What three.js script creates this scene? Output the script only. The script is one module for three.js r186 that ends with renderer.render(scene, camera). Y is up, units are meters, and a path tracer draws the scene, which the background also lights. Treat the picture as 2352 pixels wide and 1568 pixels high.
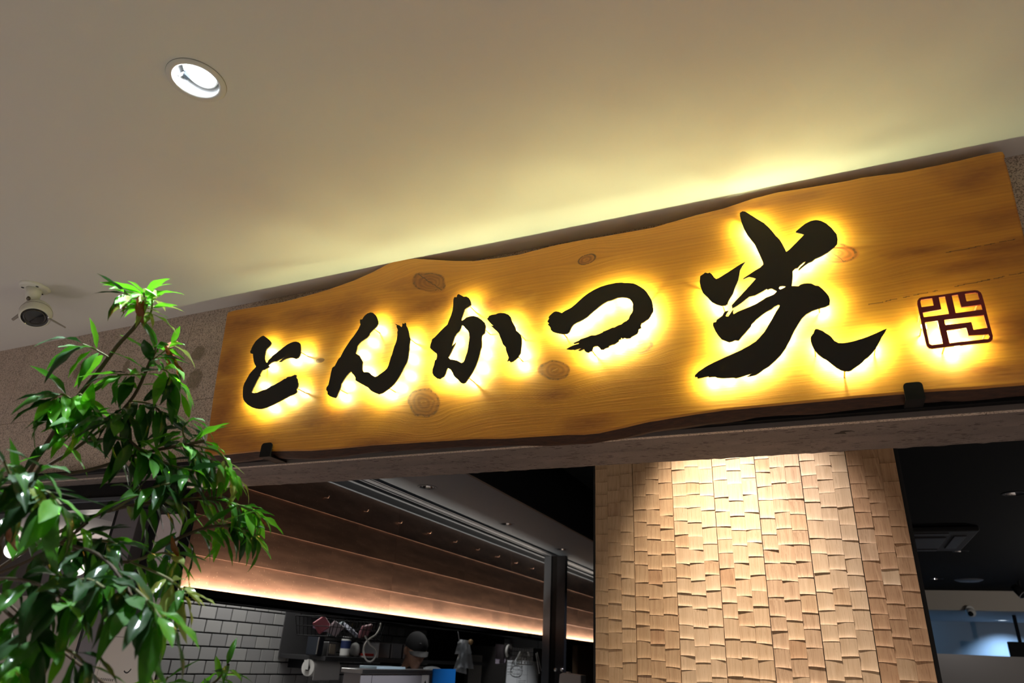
import * as THREE from 'three';
import { RoundedBoxGeometry } from 'three/addons/geometries/RoundedBoxGeometry.js';
import { mergeGeometries, mergeVertices, toCreasedNormals } from 'three/addons/utils/BufferGeometryUtils.js';
import { MarchingCubes } from 'three/addons/objects/MarchingCubes.js';
import { RectAreaLightUniformsLib } from 'three/addons/lights/RectAreaLightUniformsLib.js';

// ------------------------------------------------------------------ camera, renderer, exposure
RectAreaLightUniformsLib.init();
const scene = new THREE.Scene();
scene.background = new THREE.Color(0x000000);
const EYE = 1.55;                       // the lens stands 1.55 m above the floor
const camera = new THREE.PerspectiveCamera(53.13, 1.5, 0.05, 60);
const camRight = new THREE.Vector3(0.91557612, 0.04979205, -0.39905026);
const camUp = new THREE.Vector3(0.12646488, 0.90631095, 0.40324571);
const camBack = new THREE.Vector3(0.38174205, -0.41966799, 0.82349972);
camera.matrixAutoUpdate = true;
camera.position.set(0, EYE, 0);
camera.quaternion.setFromRotationMatrix(new THREE.Matrix4().makeBasis(camRight, camUp, camBack));
camera.focus = 2.35;
camera.userData.fStop = 3.2;
scene.add(camera);
const renderer = new THREE.WebGLRenderer({ antialias: true });
renderer.toneMapping = THREE.LinearToneMapping;
renderer.toneMappingExposure = 1.0;
renderer.shadowMap.enabled = true;

// brightness of the lamps of the place
const MALL_LAMP = 12, MALL_TINT = [1.0, 0.87, 0.80];      // corridor downlights (candela)
const VISIBLE_LAMP = 14, VISIBLE_TINT = [0.82, 0.93, 1.0];
const LED_BEAM = 0.115, LED_SPILL = 0.022, LED_TINT = [0.93, 1.0, 0.48];
const COPPER_NITS = 620, KITCHEN_NITS = 12;
const PILLAR_WARM = 10, PILLAR_COOL = 6.5;

// ------------------------------------------------------------------ helpers
let seed = 7;
const rnd = (a = 0, b = 1) => { seed = (seed * 1664525 + 1013904223) >>> 0; return a + (b - a) * seed / 4294967296; };
const V = (x, y, z) => new THREE.Vector3(x, y, z);
const Y = (v) => v + EYE;
// direction of a photo pixel, in metres of depth along the lens axis
const ray = (px, py) => camRight.clone().multiplyScalar((px - 1176) / 1568).addScaledVector(camUp, -(py - 784) / 1568).sub(camBack);
const deep = (px, py, d) => ray(px, py).multiplyScalar(d).add(camera.position);
const at = (px, py, axis, v) => { const r = ray(px, py); return r.multiplyScalar(v / r.getComponent(axis)).add(camera.position); };  // v relative to the lens
const lin = (r, g, b) => new THREE.Color().setRGB(r, g, b);
const used = {};
const numbered = (n) => { used[n] = (used[n] ?? -1) + 1; return used[n] ? n + '_' + String(used[n]).padStart(3, '0') : n; };
function tag(o, label, category, group, kind) {
  o.userData.label = label;
  if (category) o.userData.category = category;
  if (group) o.userData.group = group;
  if (kind) o.userData.kind = kind;
  return o;
}
function thing(name, pos, label, category, group) {
  const g = new THREE.Group(); g.name = numbered(name); g.position.copy(pos); scene.add(g);
  return tag(g, label, category, group);
}
const wp = new THREE.Vector3();
// geometry given in world coordinates becomes a named mesh of that parent
function part(name, geo, mat, parent) {
  const m = new THREE.Mesh(Array.isArray(geo) ? join(geo) : geo, mat);
  m.name = name; m.castShadow = m.receiveShadow = true;
  if (parent) { parent.updateWorldMatrix(true, false); m.position.copy(parent.getWorldPosition(wp)).negate(); parent.add(m); }
  else { m.name = numbered(name); scene.add(m); }
  return m;
}
const structure = (name, geo, mat, label) => { const m = part(name, geo, mat); m.userData.kind = 'structure'; if (label) m.userData.label = label; return m; };
function join(list) { return mergeGeometries(list.map((g) => { g = g.index ? g.toNonIndexed() : g; for (const k of Object.keys(g.attributes)) if (!['position', 'normal', 'uv'].includes(k)) g.deleteAttribute(k); return g; })); }
// uv in metres, by the way each face points
function metric(g, s = 1, ou = 0, ov = 0) {
  g = g.index ? g.toNonIndexed() : g;
  const p = g.attributes.position, n = g.attributes.normal, uv = new Float32Array(p.count * 2);
  for (let i = 0; i < p.count; i++) {
    const ax = Math.abs(n.getX(i)), ay = Math.abs(n.getY(i)), az = Math.abs(n.getZ(i));
    const [u, v] = az >= ax && az >= ay ? [p.getX(i), p.getY(i)] : ax >= ay ? [p.getZ(i), p.getY(i)] : [p.getX(i), p.getZ(i)];
    uv[2 * i] = (u + ou) * s; uv[2 * i + 1] = (v + ov) * s;
  }
  g.setAttribute('uv', new THREE.BufferAttribute(uv, 2));
  return g;
}
function box(x0, x1, y0, y1, z0, z1, r = 0) {
  const w = x1 - x0, h = y1 - y0, d = z1 - z0;
  const g = r ? new RoundedBoxGeometry(w, h, d, 1, r) : new THREE.BoxGeometry(w, h, d);
  return g.translate((x0 + x1) / 2, (y0 + y1) / 2, (z0 + z1) / 2);
}
const cyl = (a, b, r0, r1 = r0, seg = 16) => {                 // from a to b
  const d = b.clone().sub(a), g = new THREE.CylinderGeometry(r1, r0, d.length(), seg);
  g.applyQuaternion(new THREE.Quaternion().setFromUnitVectors(V(0, 1, 0), d.clone().normalize()));
  return g.translate((a.x + b.x) / 2, (a.y + b.y) / 2, (a.z + b.z) / 2);
};
const tube = (pts, r, seg = 24, rad = 6) => new THREE.TubeGeometry(new THREE.CatmullRomCurve3(pts), seg, r, rad);
const sphere = (c, r, s = 16) => new THREE.SphereGeometry(r, s, Math.max(8, s * 0.7 | 0)).translate(c.x, c.y, c.z);
// a lathe round an axis through c pointing along d
function lathe(profile, c, d, seg = 32) {
  const g = new THREE.LatheGeometry(profile.map(([r, h]) => new THREE.Vector2(r, h)), seg);
  g.applyQuaternion(new THREE.Quaternion().setFromUnitVectors(V(0, 1, 0), d.clone().normalize()));
  return g.translate(c.x, c.y, c.z);
}
// horizontal slab with round holes, its lower face at y
function slab(x0, x1, z0, z1, y, th, holes = []) {
  const s = new THREE.Shape([[x0, -z1], [x1, -z1], [x1, -z0], [x0, -z0]].map(([a, b]) => new THREE.Vector2(a, b)));
  for (const [hx, hz, r] of holes) { const h = new THREE.Path(); h.absarc(hx, -hz, r, 0, Math.PI * 2, true); s.holes.push(h); }
  return new THREE.ExtrudeGeometry(s, { depth: th, bevelEnabled: false, curveSegments: 24 }).rotateX(-Math.PI / 2).translate(0, y, 0);
}
// value noise
const hash = (x, y) => { let h = (Math.imul(x, 374761393) + Math.imul(y, 668265263)) | 0; h = Math.imul(h ^ (h >>> 13), 1274126177); return ((h ^ (h >>> 16)) >>> 0) / 4294967296; };
function noise(x, y) {
  const xi = Math.floor(x), yi = Math.floor(y); let u = x - xi, v = y - yi;
  u = u * u * (3 - 2 * u); v = v * v * (3 - 2 * v);
  const a = hash(xi, yi), b = hash(xi + 1, yi), c = hash(xi, yi + 1), d = hash(xi + 1, yi + 1);
  return a + (b - a) * u + (c - a) * v + (a - b - c + d) * u * v;
}
const fbm = (x, y, o = 4) => { let s = 0, a = 0.5, t = 0; for (let i = 0; i < o; i++) { s += a * noise(x, y); t += a; x = x * 2.03 + 17.3; y = y * 2.03 + 5.7; a *= 0.5; } return s / t; };
function texture(w, h, f, srgb = true, wrap = true) {
  const d = new Uint8Array(w * h * 4);
  for (let y = 0; y < h; y++) for (let x = 0; x < w; x++) {
    const c = f(x, y), i = (y * w + x) * 4;
    if (typeof c === 'number') d[i] = d[i + 1] = d[i + 2] = Math.max(0, Math.min(255, c));
    else for (let k = 0; k < 3; k++) d[i + k] = Math.max(0, Math.min(255, c[k]));
    d[i + 3] = 255;
  }
  const t = new THREE.DataTexture(d, w, h, THREE.RGBAFormat);
  if (srgb) t.colorSpace = THREE.SRGBColorSpace;
  t.magFilter = THREE.LinearFilter; t.minFilter = THREE.LinearMipmapLinearFilter; t.generateMipmaps = true;
  if (wrap) t.wrapS = t.wrapT = THREE.RepeatWrapping;
  t.needsUpdate = true;
  return t;
}
function printed(w, h, draw) {                                  // lettering and print on paper
  const c = document.createElement('canvas'); c.width = w; c.height = h;
  draw(c.getContext('2d'), w, h);
  const t = new THREE.CanvasTexture(c); t.colorSpace = THREE.SRGBColorSpace; return t;
}
const mix = (a, b, t) => a.map((v, i) => v + (b[i] - v) * t);
const std = (color, roughness = 0.6, more = {}) => new THREE.MeshStandardMaterial({ color, roughness, ...more });
const phys = (color, roughness, more) => new THREE.MeshPhysicalMaterial({ color, roughness, ...more });

// ------------------------------------------------------------------ materials
const plasterBump = texture(256, 256, (x, y) => 110 + 60 * hash(x, y) + 60 * noise(x / 6, y / 6), false);
plasterBump.repeat.set(4, 4);
const stoneMap = texture(768, 768, (x, y) => {
  const a = noise(x / 1.7, y / 1.7), b = noise(x / 3.4 + 40, y / 3.4 + 9), big = fbm(x / 90, y / 90, 3);
  let c = [192 + 22 * big, 176 + 20 * big, 162 + 18 * big];
  if (a * 0.55 + b * 0.45 < 0.42) c = mix(c, [98, 88, 80], 0.62);
  if (b > 0.78) c = mix(c, [205, 194, 184], 0.6);
  return c;
});
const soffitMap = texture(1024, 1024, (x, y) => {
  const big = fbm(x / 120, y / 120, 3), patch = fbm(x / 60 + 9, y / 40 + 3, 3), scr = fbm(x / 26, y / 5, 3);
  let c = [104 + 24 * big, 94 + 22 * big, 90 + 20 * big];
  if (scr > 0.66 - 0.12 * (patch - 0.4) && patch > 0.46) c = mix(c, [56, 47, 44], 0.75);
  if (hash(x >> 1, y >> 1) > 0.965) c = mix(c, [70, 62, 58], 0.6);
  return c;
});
const M = {
  ceiling: std(lin(0.66, 0.64, 0.615), 0.93, { bumpMap: plasterBump, bumpScale: 0.0004 }),
  stone: std(0xffffff, 0.75, { map: stoneMap }),
  soffit: std(0xffffff, 0.85, { map: soffitMap }),
  floor: std(lin(0.40, 0.37, 0.345), 0.4),
  mallWall: std(lin(0.45, 0.41, 0.38), 0.8),
  blackSteel: phys(lin(0.005, 0.005, 0.006), 0.6, { specularIntensity: 0.35 }),
  blackPaint: std(lin(0.018, 0.019, 0.021), 0.7),
  letter: std(lin(0.006, 0.006, 0.006), 0.6),
  seal: std(lin(0.20, 0.016, 0.018), 0.5),
  pin: std(lin(0.75, 0.75, 0.7), 0.3, { metalness: 1 }),
  greySoffit: std(lin(0.050, 0.074, 0.104), 0.75, { bumpMap: plasterBump, bumpScale: 0.0003 }),
  darkCeiling: phys(lin(0.009, 0.0095, 0.011), 0.9, { specularIntensity: 0.15 }),
  alu: std(lin(0.10, 0.115, 0.14), 0.4, { metalness: 0.6 }),
  darkAlu: std(lin(0.022, 0.024, 0.030), 0.4, { metalness: 0.5 }),
  chrome: std(lin(0.8, 0.82, 0.85), 0.12, { metalness: 1 }),
  steel: std(lin(0.55, 0.55, 0.56), 0.35, { metalness: 1 }),
  white: std(lin(0.72, 0.72, 0.70), 0.45),
  paper: std(lin(0.72, 0.70, 0.68), 0.85),
  beige: std(lin(0.40, 0.35, 0.30), 0.85),
  glass: phys(0xffffff, 0.02, { transmission: 1, thickness: 0, ior: 1.5 }),
};
const glow = (r, g, b, k) => new THREE.MeshStandardMaterial({ color: 0x000000, emissive: lin(r, g, b), emissiveIntensity: k, roughness: 0.5 });

// ------------------------------------------------------------------ the corridor shell
const H = 1.394, WZ = -2.0, LB = 0.632, LZ = -2.285;            // ceiling over the lens, front of the stone wall, underside and back of the lintel
const lampSpots = [[-1.42, -0.91], [-3.82, 1.2], [-1.42, 1.5], [0.98, 1.5], [0.98, -0.91], [-6.2, -0.91], [-6.2, 1.5], [3.2, 0.3]];
structure('floor', metric(box(-8, 5, -0.1, 0, -11.2, 3.6)), M.floor, 'polished beige floor');
structure('ceiling', metric(slab(-8, 5, WZ, 3.6, Y(H), 0.12, lampSpots.map(([x, z]) => [x, z, 0.064]))), M.ceiling, 'smooth off-white plaster ceiling');
structure('wall_back', box(-8, 5, 0, Y(H), 3.5, 3.6), M.mallWall);
structure('wall_left', box(-8.1, -8, 0, Y(H) + 0.12, -11.2, 3.6), M.mallWall);
structure('wall_right', box(5, 5.1, 0, Y(H) + 0.12, -11.2, 3.6), M.mallWall);
structure('wall_rear', box(-8, 5, 0, Y(H) + 0.12, -11.3, -11.2), M.blackPaint);

// stone wall over the opening: core, panels with open joints, rough soffit
{
  const core = structure('wall_front', box(-8, 5, Y(LB) + 0.012, Y(H) + 0.12, LZ, WZ - 0.022), M.blackPaint, 'speckled grey-brown stone wall over the shopfront');
  const rows = [[LB, 0.9465], [0.9485, H]], xs = [];
  for (let x = -3.775 - 0.6 * 7; x < 5; x += 0.6) xs.push(x);
  for (const [a, b] of rows) xs.forEach((x, i) => {
    const x0 = Math.max(x + 0.0007, -8), x1 = Math.min(x + 0.6 - 0.0007, 5);
    part('stone_panel', metric(box(x0, x1, Y(a), Y(b), WZ - 0.022, WZ + rnd(0, 0.0012), 0.001), 1.25, rnd(0, 3), rnd(0, 3)), M.stone, core);
  });
  // soffit of the lintel with a ragged inner edge
  const s = new THREE.Shape(); s.moveTo(-8, -WZ + 0.022); s.lineTo(5, -WZ + 0.022);
  for (let x = 5; x >= -8; x -= 0.02) s.lineTo(x, -LZ + 0.004 + (rnd() ** 3) * 0.010 + 0.004 * noise(x * 6, 3));
  part('soffit', metric(new THREE.ExtrudeGeometry(s, { depth: 0.012, bevelEnabled: false }).rotateX(-Math.PI / 2).translate(0, Y(LB), 0), 1.4), M.soffit, core);
  // stains and a chipped patch seen on the stone
  const stain = std(lin(0.34, 0.275, 0.18), 0.8, { transparent: true });
  const spots = [[455, 812, 26, 34], [446, 872, 30, 46], [186, 852, 32, 42], [290, 842, 12, 30]];
  const alpha = texture(128, 128, (x, y) => { const r = Math.hypot(x - 64, y - 64) / 64; return Math.max(0, Math.min(1, (0.9 - r - 0.35 * (fbm(x / 14, y / 14, 3) - 0.5)) * 6)) * 130 * (0.7 + 0.5 * noise(x / 3, y / 3)); }, false, false);
  stain.alphaMap = alpha; stain.polygonOffset = true;
  for (const [px, py, w, h] of spots) {
    const c = at(px, py, 2, WZ), k = c.clone().sub(camera.position).dot(camBack) / -1568;
    const g = new THREE.PlaneGeometry(w * 1.5 * k * 1.25, h * 1.3 * k).translate(c.x, c.y, WZ + 0.0022);
    part('stain', g, stain, core);
  }
  const crack = std(lin(0.03, 0.022, 0.018), 0.9);
  const cs = new THREE.Shape(); const o = at(1933, 992, 1, LB);
  [[-0.02, 0.012], [0.0, 0.014], [0.012, 0.016], [0.006, 0.008], [0.01, 0.0], [0.026, -0.004], [0.034, 0.004], [0.026, -0.008], [0.008, -0.012], [-0.002, -0.008], [-0.006, 0.002], [-0.016, 0.006]].forEach(([x, y], i) => cs[i ? 'lineTo' : 'moveTo'](x, y));
  part('chip', new THREE.ExtrudeGeometry(cs, { depth: 0.002, bevelEnabled: false }).rotateX(-Math.PI / 2).translate(o.x, Y(LB) - 0.001, o.z), crack, core);
}
// black steel rail that carries the sign along the foot of the stone wall
structure('trim_2', box(-8, 5, Y(LB) - 0.001, Y(LB) + 0.014, WZ + 0.0015, WZ + 0.004, 0.0005), std(lin(0.16, 0.135, 0.125), 0.7), 'narrow smooth brown-grey strip along the lower edge of the stone wall');  // smooth brown-grey strip covering the foot of the stone panels
structure('trim_1', box(-8, 5, Y(LB) + 0.014, Y(LB) + 0.030, WZ + 0.0015, WZ + 0.030, 0.001), M.blackSteel, 'thin black steel rail along the foot of the stone wall');

// ------------------------------------------------------------------ the wooden signboard
const SZ = -1.91, PZ = -1.858;                                 // face of the slab, face of the letters (relative to the lens)
const frame = (ox, oy, s) => (list) => list.map(([x, y]) => [ox + x / s, oy + y / s]);
const onLetter = ([px, py]) => { const p = at(px, py, 2, PZ); return new THREE.Vector2(p.x, p.y); };
{
  // --- the slab: live edges top and bottom
  const top = [[523, 716], [540, 711], [590, 703], [646, 693], [700, 679], [755, 663], [812, 643], [861, 621], [888, 606], [911, 597], [924, 593.5], [950, 592.5], [978, 594], [1044, 598], [1086, 598], [1142, 591.5], [1192, 583], [1242, 570], [1278, 561], [1340, 549], [1400, 539], [1500, 521], [1540, 509], [1601, 492], [1662, 477], [1730, 454], [1785, 440], [1850, 430], [1950, 413], [1980, 406], [2072, 394], [2148, 379], [2199, 368], [2266, 352], [2296, 346.5], [2304, 347]];
  const right = [[2309, 356], [2307, 364], [2313, 377], [2322, 412], [2332, 454], [2340, 488], [2348, 519], [2356, 556], [2376, 660], [2400, 780], [2412, 860]];
  const bottom = [[2410, 878], [2352, 882], [2246, 891], [2127, 898], [2077, 903], [1977, 911], [1900, 919], [1800, 928], [1661, 941], [1598, 950], [1544, 958.5], [1491, 967], [1427, 982], [1374, 993.5], [1340, 997], [1300, 997], [1159, 1006], [1080, 1007], [960, 1015], [850, 1022], [780, 1029], [712, 1034], [629, 1035], [586, 1036], [520, 1043], [478, 1046]];
  const left = [[469, 1040], [471, 1024], [479, 981], [489, 910], [500, 842], [512, 775], [520, 724]];
  const outline = [...top, ...right, ...bottom, ...left].map(([x, y]) => { const p = at(x, y, 2, SZ); return new THREE.Vector2(p.x, p.y); });
  let x0 = 9, x1 = -9, y0 = 9, y1 = -9;
  for (const p of outline) { x0 = Math.min(x0, p.x); x1 = Math.max(x1, p.x); y0 = Math.min(y0, p.y); y1 = Math.max(y1, p.y); }
  const inside = (p) => at(p[0], p[1], 2, SZ);
  // wood figure: streaks along the plank, rings bent round the knots, varnish blotches
  const K = [[987, 648, 36, 24, -0.42, 1], [1348, 596, 17, 13, 0.25, 2], [972, 923, 32, 30, -0.5, 0], [1273, 850, 30, 22, -0.2, 0], [1925, 581, 30, 24, -0.3, 3], [1467, 790, 26, 20, -0.4, 0], [1170, 757, 16, 9, 0, 0], [735, 828, 9, 5, 0, 4]].map(([px, py, rx, ry, turn, kind]) => {
    const c = inside([px, py]), k = -c.clone().sub(camera.position).dot(camBack) / 1568;
    return { x: c.x, y: c.y, rx: rx * k * 1.25, ry: ry * k, c: Math.cos(turn), s: Math.sin(turn), kind };
  });
  const blot = [[505, 960, 40, 90], [520, 830, 26, 40], [560, 745, 60, 22], [790, 715, 70, 40], [760, 955, 60, 38], [985, 700, 60, 26], [1275, 905, 34, 18], [870, 1015, 70, 12], [560, 1010, 60, 24], [1350, 975, 60, 20], [2240, 400, 60, 45], [2300, 500, 60, 30], [2310, 570, 70, 22], [2260, 605, 70, 20], [2110, 575, 50, 16], [1750, 470, 90, 14], [2330, 760, 60, 60], [2300, 850, 80, 20], [1690, 640, 50, 16], [950, 655, 46, 20], [690, 730, 60, 24], [1115, 700, 70, 30]].map(([px, py, rx, ry]) => { const c = inside([px, py]), k = -c.clone().sub(camera.position).dot(camBack) / 1568; return [c.x, c.y, rx * k * 1.3, ry * k]; });
  const W = 2048, HH = 512;
  const streak = new Float32Array(W * HH);
  const wood = texture(W, HH, (i, j) => {
    const x = x0 + (x1 - x0) * i / W, y = y0 + (y1 - y0) * j / HH;
    let yy = y + 0.018 * (fbm(x * 1.1, y * 2.5 + 4, 3) - 0.5);
    let knot = null, kr = 9;
    for (const k of K) {
      const dx = x - k.x, dy = y - k.y, a = (dx * k.c + dy * k.s) / k.rx, b = (-dx * k.s + dy * k.c) / k.ry, r = Math.hypot(a, b) + (Math.abs(a) + Math.abs(b) < 3 ? 0.45 * (fbm(x * 22 + k.x * 9, y * 22, 2) - 0.5) : 0);
      yy -= dy * 0.75 * Math.exp(-(r * r) / 7);
      if (r < kr) { kr = r; knot = k; }
    }
    const fine = noise(x * 14, yy * 900), mid = fbm(x * 2.2 + 3, yy * 130, 3), ring = 0.5 + 0.5 * Math.sin(yy * 560 + 5 * fbm(x * 1.5, yy * 22, 2));
    let c = [208, 141, 37];
    c = mix(c, [174, 102, 20], 0.5 * mid);
    c = mix(c, [156, 92, 22], 0.24 * ring * (0.5 + mid));
    c = mix(c, [226, 164, 66], 0.22 * fine);
    const figure = fbm(x * 5, y * 7 + 11, 3) * Math.max(0, 1 - Math.abs(y - Y(1.0)) * 2);   // pale curl in the middle of the plank
    if (figure > 0.42) c = mix(c, [230, 172, 80], Math.min(0.5, (figure - 0.42) * 3) * fbm(x * 22, y * 60, 2));
    let dark = 0;
    for (const [bx, by, rx, ry] of blot) { const r = Math.hypot((x - bx) / rx, (y - by) / ry) + 1.3 * (fbm(x * 12, y * 34, 4) - 0.5); dark = Math.max(dark, Math.min(1, Math.max(0, (1.35 - r) * 0.8))); }
    c = mix(c, [118, 60, 10], 0.55 * dark * (0.75 + 0.4 * noise(x * 60, yy * 200)));
    if (knot && kr < 1.15) {
      const k = knot, rr = 0.5 + 0.5 * Math.sin(kr * (k.kind === 2 ? 10 : 19) + 5 * fbm(x * 30, y * 30, 2));
      const tone = k.kind === 3 ? [190, 88, 30] : k.kind === 4 ? [100, 50, 12] : k.kind === 2 ? [166, 98, 26] : [146, 84, 26];
      const t = Math.min(1, Math.max(0, (1.15 - kr) * 7));
      let kc = mix(tone, mix(tone, [84, 44, 14], 0.8), rr * 0.75);
      if (kr > 0.9 && kr < 1.08 && noise(x * 180, y * 180) > (k.kind === 2 ? 0.15 : 0.62)) kc = mix(kc, [48, 30, 14], 0.75);
      const dx = x - k.x, dy = y - k.y, la = (dx * k.c + dy * k.s), lb = (-dx * k.s + dy * k.c) + 0.004 * (noise(la * 120, 3) - 0.5);
      if (k.kind === 1 && Math.abs(lb + la * 0.25) < 0.0016 && Math.abs(la) < k.rx * 0.95) kc = [30, 18, 8];
      if (k.kind === 0 && Math.abs(lb - la * 0.5) < 0.0014 && noise(la * 160, 7) > 0.5 && kr < 0.6) kc = [186, 140, 80];
      if (k.kind === 3 && Math.abs(la * 0.75 + lb + 0.012) < 0.0017 && kr < 1.0) kc = [52, 30, 14];
      c = mix(c, kc, t * (k.kind === 2 ? 0.8 : 0.62));
    }
    // hairline checks near the right end
    for (const [a, b, cx] of [[[1995, 700], [2352, 625], 0], [[2150, 585], [2352, 545], 0]]) {
      const p = inside(a), q = inside(b), t = (x - p.x) / (q.x - p.x);
      if (t > 0 && t < 1.3 && Math.abs(y - (p.y + (q.y - p.y) * t) - 0.003 * (noise(x * 40, 1) - 0.5)) < 0.0009 && noise(x * 90, 5) > 0.3) c = mix(c, [60, 34, 12], 0.8);
    }
    streak[j * W + i] = 120 + 60 * fine + 40 * mid - (kr < 1 ? 30 : 0);
    return c;
  }, true, false);
  const woodBump = texture(W, HH, (i, j) => streak[j * W + i], false, false);
  const woodMat = phys(0xffffff, 0.5, { map: wood, bumpMap: woodBump, bumpScale: 0.0009, clearcoat: 0.3, clearcoatRoughness: 0.4 });
  const bark = texture(256, 128, (x, y) => { const n = fbm(x / 18, y / 5, 4), m = noise(x / 2, y / 2); return mix([44, 24, 13], [92, 53, 29], n * 1.1 - 0.25 + 0.2 * m); });
  const barkMat = std(0xffffff, 0.7, { map: bark });

  const C = at(1400, 800, 2, SZ);
  const sign = thing('wooden_signboard', V(C.x, Y(LB) + 0.03, Y(SZ) * 0 + SZ - 0.035), 'long live-edge wooden signboard with backlit black brush letters over the shop entrance', 'signboard');
  const shape = new THREE.Shape(outline);
  const g = new THREE.ExtrudeGeometry(shape, { depth: 0.05, bevelEnabled: true, bevelThickness: 0.006, bevelSize: 0.005, bevelOffset: -0.005, bevelSegments: 3, curveSegments: 1 });
  g.translate(0, 0, SZ - 0.056);
  const uvs = g.attributes.uv, ps = g.attributes.position;
  for (let i = 0; i < ps.count; i++) uvs.setXY(i, (ps.getX(i) - x0) / (x1 - x0), (ps.getY(i) - y0) / (y1 - y0));
  const slabMesh = part('slab', g, woodMat, sign);
  slabMesh.userData.label = 'honey varnished wooden slab with dark knots';
  // the natural edge under the slab, dark and wavy, a little lip left of bark
  const strip = bottom.slice().reverse().map((p) => inside(p));
  const eb = [], N = 140;
  const curve = new THREE.CatmullRomCurve3(strip.map((p) => V(p.x, p.y, 0)));
  const prof = (t, k) => {                                       // k 0..5 round the lower edge, from the face to the back
    const p = curve.getPointAt(t), w = fbm(p.x * 3.1 + 8, 2, 3), lip = 0.012 + 0.022 * Math.max(0, w - 0.35);
    const prz = [-0.003, -0.010, -0.024, -0.040, -0.056, -0.066][k], pry = [0.004, -0.003, -lip * 0.5, -lip, -lip * (0.75 + 0.4 * noise(p.x * 9, k)), 0.002][k];
    return [p.x, p.y + pry + (k > 0 && k < 5 ? 0.003 * (noise(p.x * 30, k * 3) - 0.5) : 0), SZ + prz];
  };
  const vv = [], tt = [], uu = [];
  for (let i = 0; i <= N; i++) for (let k = 0; k < 6; k++) { vv.push(...prof(i / N, k)); uu.push(i / N * 9, k / 5); }
  for (let i = 0; i < N; i++) for (let k = 0; k < 5; k++) { const a = i * 6 + k; tt.push(a, a + 6, a + 1, a + 1, a + 6, a + 7); }
  const eg = new THREE.BufferGeometry(); eg.setAttribute('position', new THREE.Float32BufferAttribute(vv, 3)); eg.setAttribute('uv', new THREE.Float32BufferAttribute(uu, 2)); eg.setIndex(tt); eg.computeVertexNormals();
  part('live_edge', eg, barkMat, sign).userData.label = 'dark brown wavy bark edge under the slab';

  // --- letters: flat black plates on pins, small light modules behind them
  const ledGlow = glow(...LED_TINT, 18), ledBox = new THREE.BoxGeometry(0.012, 0.012, 0.004);
  const PT = 0.0045;
  function letter(name, label, polys, leds, pins, mat, power = 1) {
    const shapes = polys.map(([outer, ...holes]) => { const s = new THREE.Shape(outer.map(onLetter)); for (const h of holes) s.holes.push(new THREE.Path(h.map(onLetter))); return s; });
    const pg = new THREE.ExtrudeGeometry(shapes, { depth: PT, bevelEnabled: false }).translate(0, 0, PZ - PT);
    const m = part(name, pg, mat, sign); m.userData.label = label;
    for (const q of leds) {
      const p = onLetter(q);
      part('led_module', ledBox.clone().translate(p.x, p.y, PZ - PT - 0.002), ledGlow, m);
      const l = new THREE.SpotLight(lin(...LED_TINT), LED_BEAM * power, 0, 1.42, 0.5, 2);             // beam on the slab
      l.position.set(p.x, p.y, PZ - PT - 0.0095); l.target.position.set(p.x, p.y, PZ - 1); l.castShadow = true; l.shadow.radius = 0.2;
      const k = new THREE.PointLight(lin(...LED_TINT), LED_SPILL * power, 0, 2);                      // spill round the module
      k.position.set(p.x, p.y, PZ - PT - 0.034); k.castShadow = true; k.shadow.radius = 0.2; m.add(l, l.target, k);
    }
    for (const q of pins) { const p = onLetter(q); part('standoff_pin', cyl(V(p.x, p.y, SZ - 0.004), V(p.x, p.y, PZ - PT), 0.0022, 0.0022, 8), M.pin, m); }
    return m;
  }
  const to = frame(540, 750, 7.84);
  letter('character', 'black brush-written hiragana to', [[to([[510, 160], [560, 195], [610, 235], [640, 270], [650, 300], [635, 335], [600, 370], [565, 405], [548, 450], [535, 520], [530, 570], [545, 620], [565, 650], [585, 635], [595, 605], [620, 580], [655, 550], [670, 525], [740, 475], [800, 425], [870, 370], [940, 320], [1000, 290], [1050, 272], [1100, 268], [1140, 280], [1165, 300], [1175, 340], [1180, 400], [1178, 470], [1160, 520], [1130, 560], [1090, 578], [1040, 560], [985, 558], [930, 572], [905, 582], [870, 600], [825, 630], [785, 630], [830, 595], [880, 555], [890, 545], [840, 570], [780, 600], [740, 625], [700, 625], [650, 645], [605, 680], [595, 692], [620, 718], [580, 745], [545, 765], [525, 775], [490, 785], [465, 820], [445, 860], [460, 885], [430, 900], [400, 960], [360, 1040], [320, 1120], [298, 1175], [305, 1190], [350, 1193], [400, 1185], [440, 1165], [490, 1145], [560, 1125], [620, 1090], [640, 1070], [700, 1050], [760, 1015], [830, 975], [890, 935], [910, 935], [940, 905], [965, 900], [1010, 895], [1050, 875], [1075, 862], [1100, 870], [1095, 910], [1118, 940], [1125, 985], [1138, 1030], [1130, 1080], [1105, 1115], [1105, 1150], [1112, 1170], [1090, 1195], [1050, 1215], [980, 1245], [900, 1290], [820, 1330], [740, 1370], [650, 1415], [560, 1455], [480, 1475], [420, 1477], [360, 1470], [290, 1445], [220, 1400], [180, 1360], [150, 1310], [138, 1250], [138, 1170], [142, 1090], [165, 1020], [210, 940], [260, 850], [310, 790], [350, 750], [378, 718], [350, 670], [335, 620], [325, 550], [320, 490], [275, 475], [270, 435], [285, 425], [295, 385], [330, 320], [370, 260], [420, 215], [470, 175]])]],
    to([[440, 330], [430, 600], [300, 950], [230, 1200], [450, 1350], [750, 1200], [1000, 1060], [1080, 420], [850, 480]]), to([[1150, 440], [1085, 1095], [420, 680], [200, 1120]]), M.letter);
  const nn = frame(740, 700, 7.127);
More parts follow.
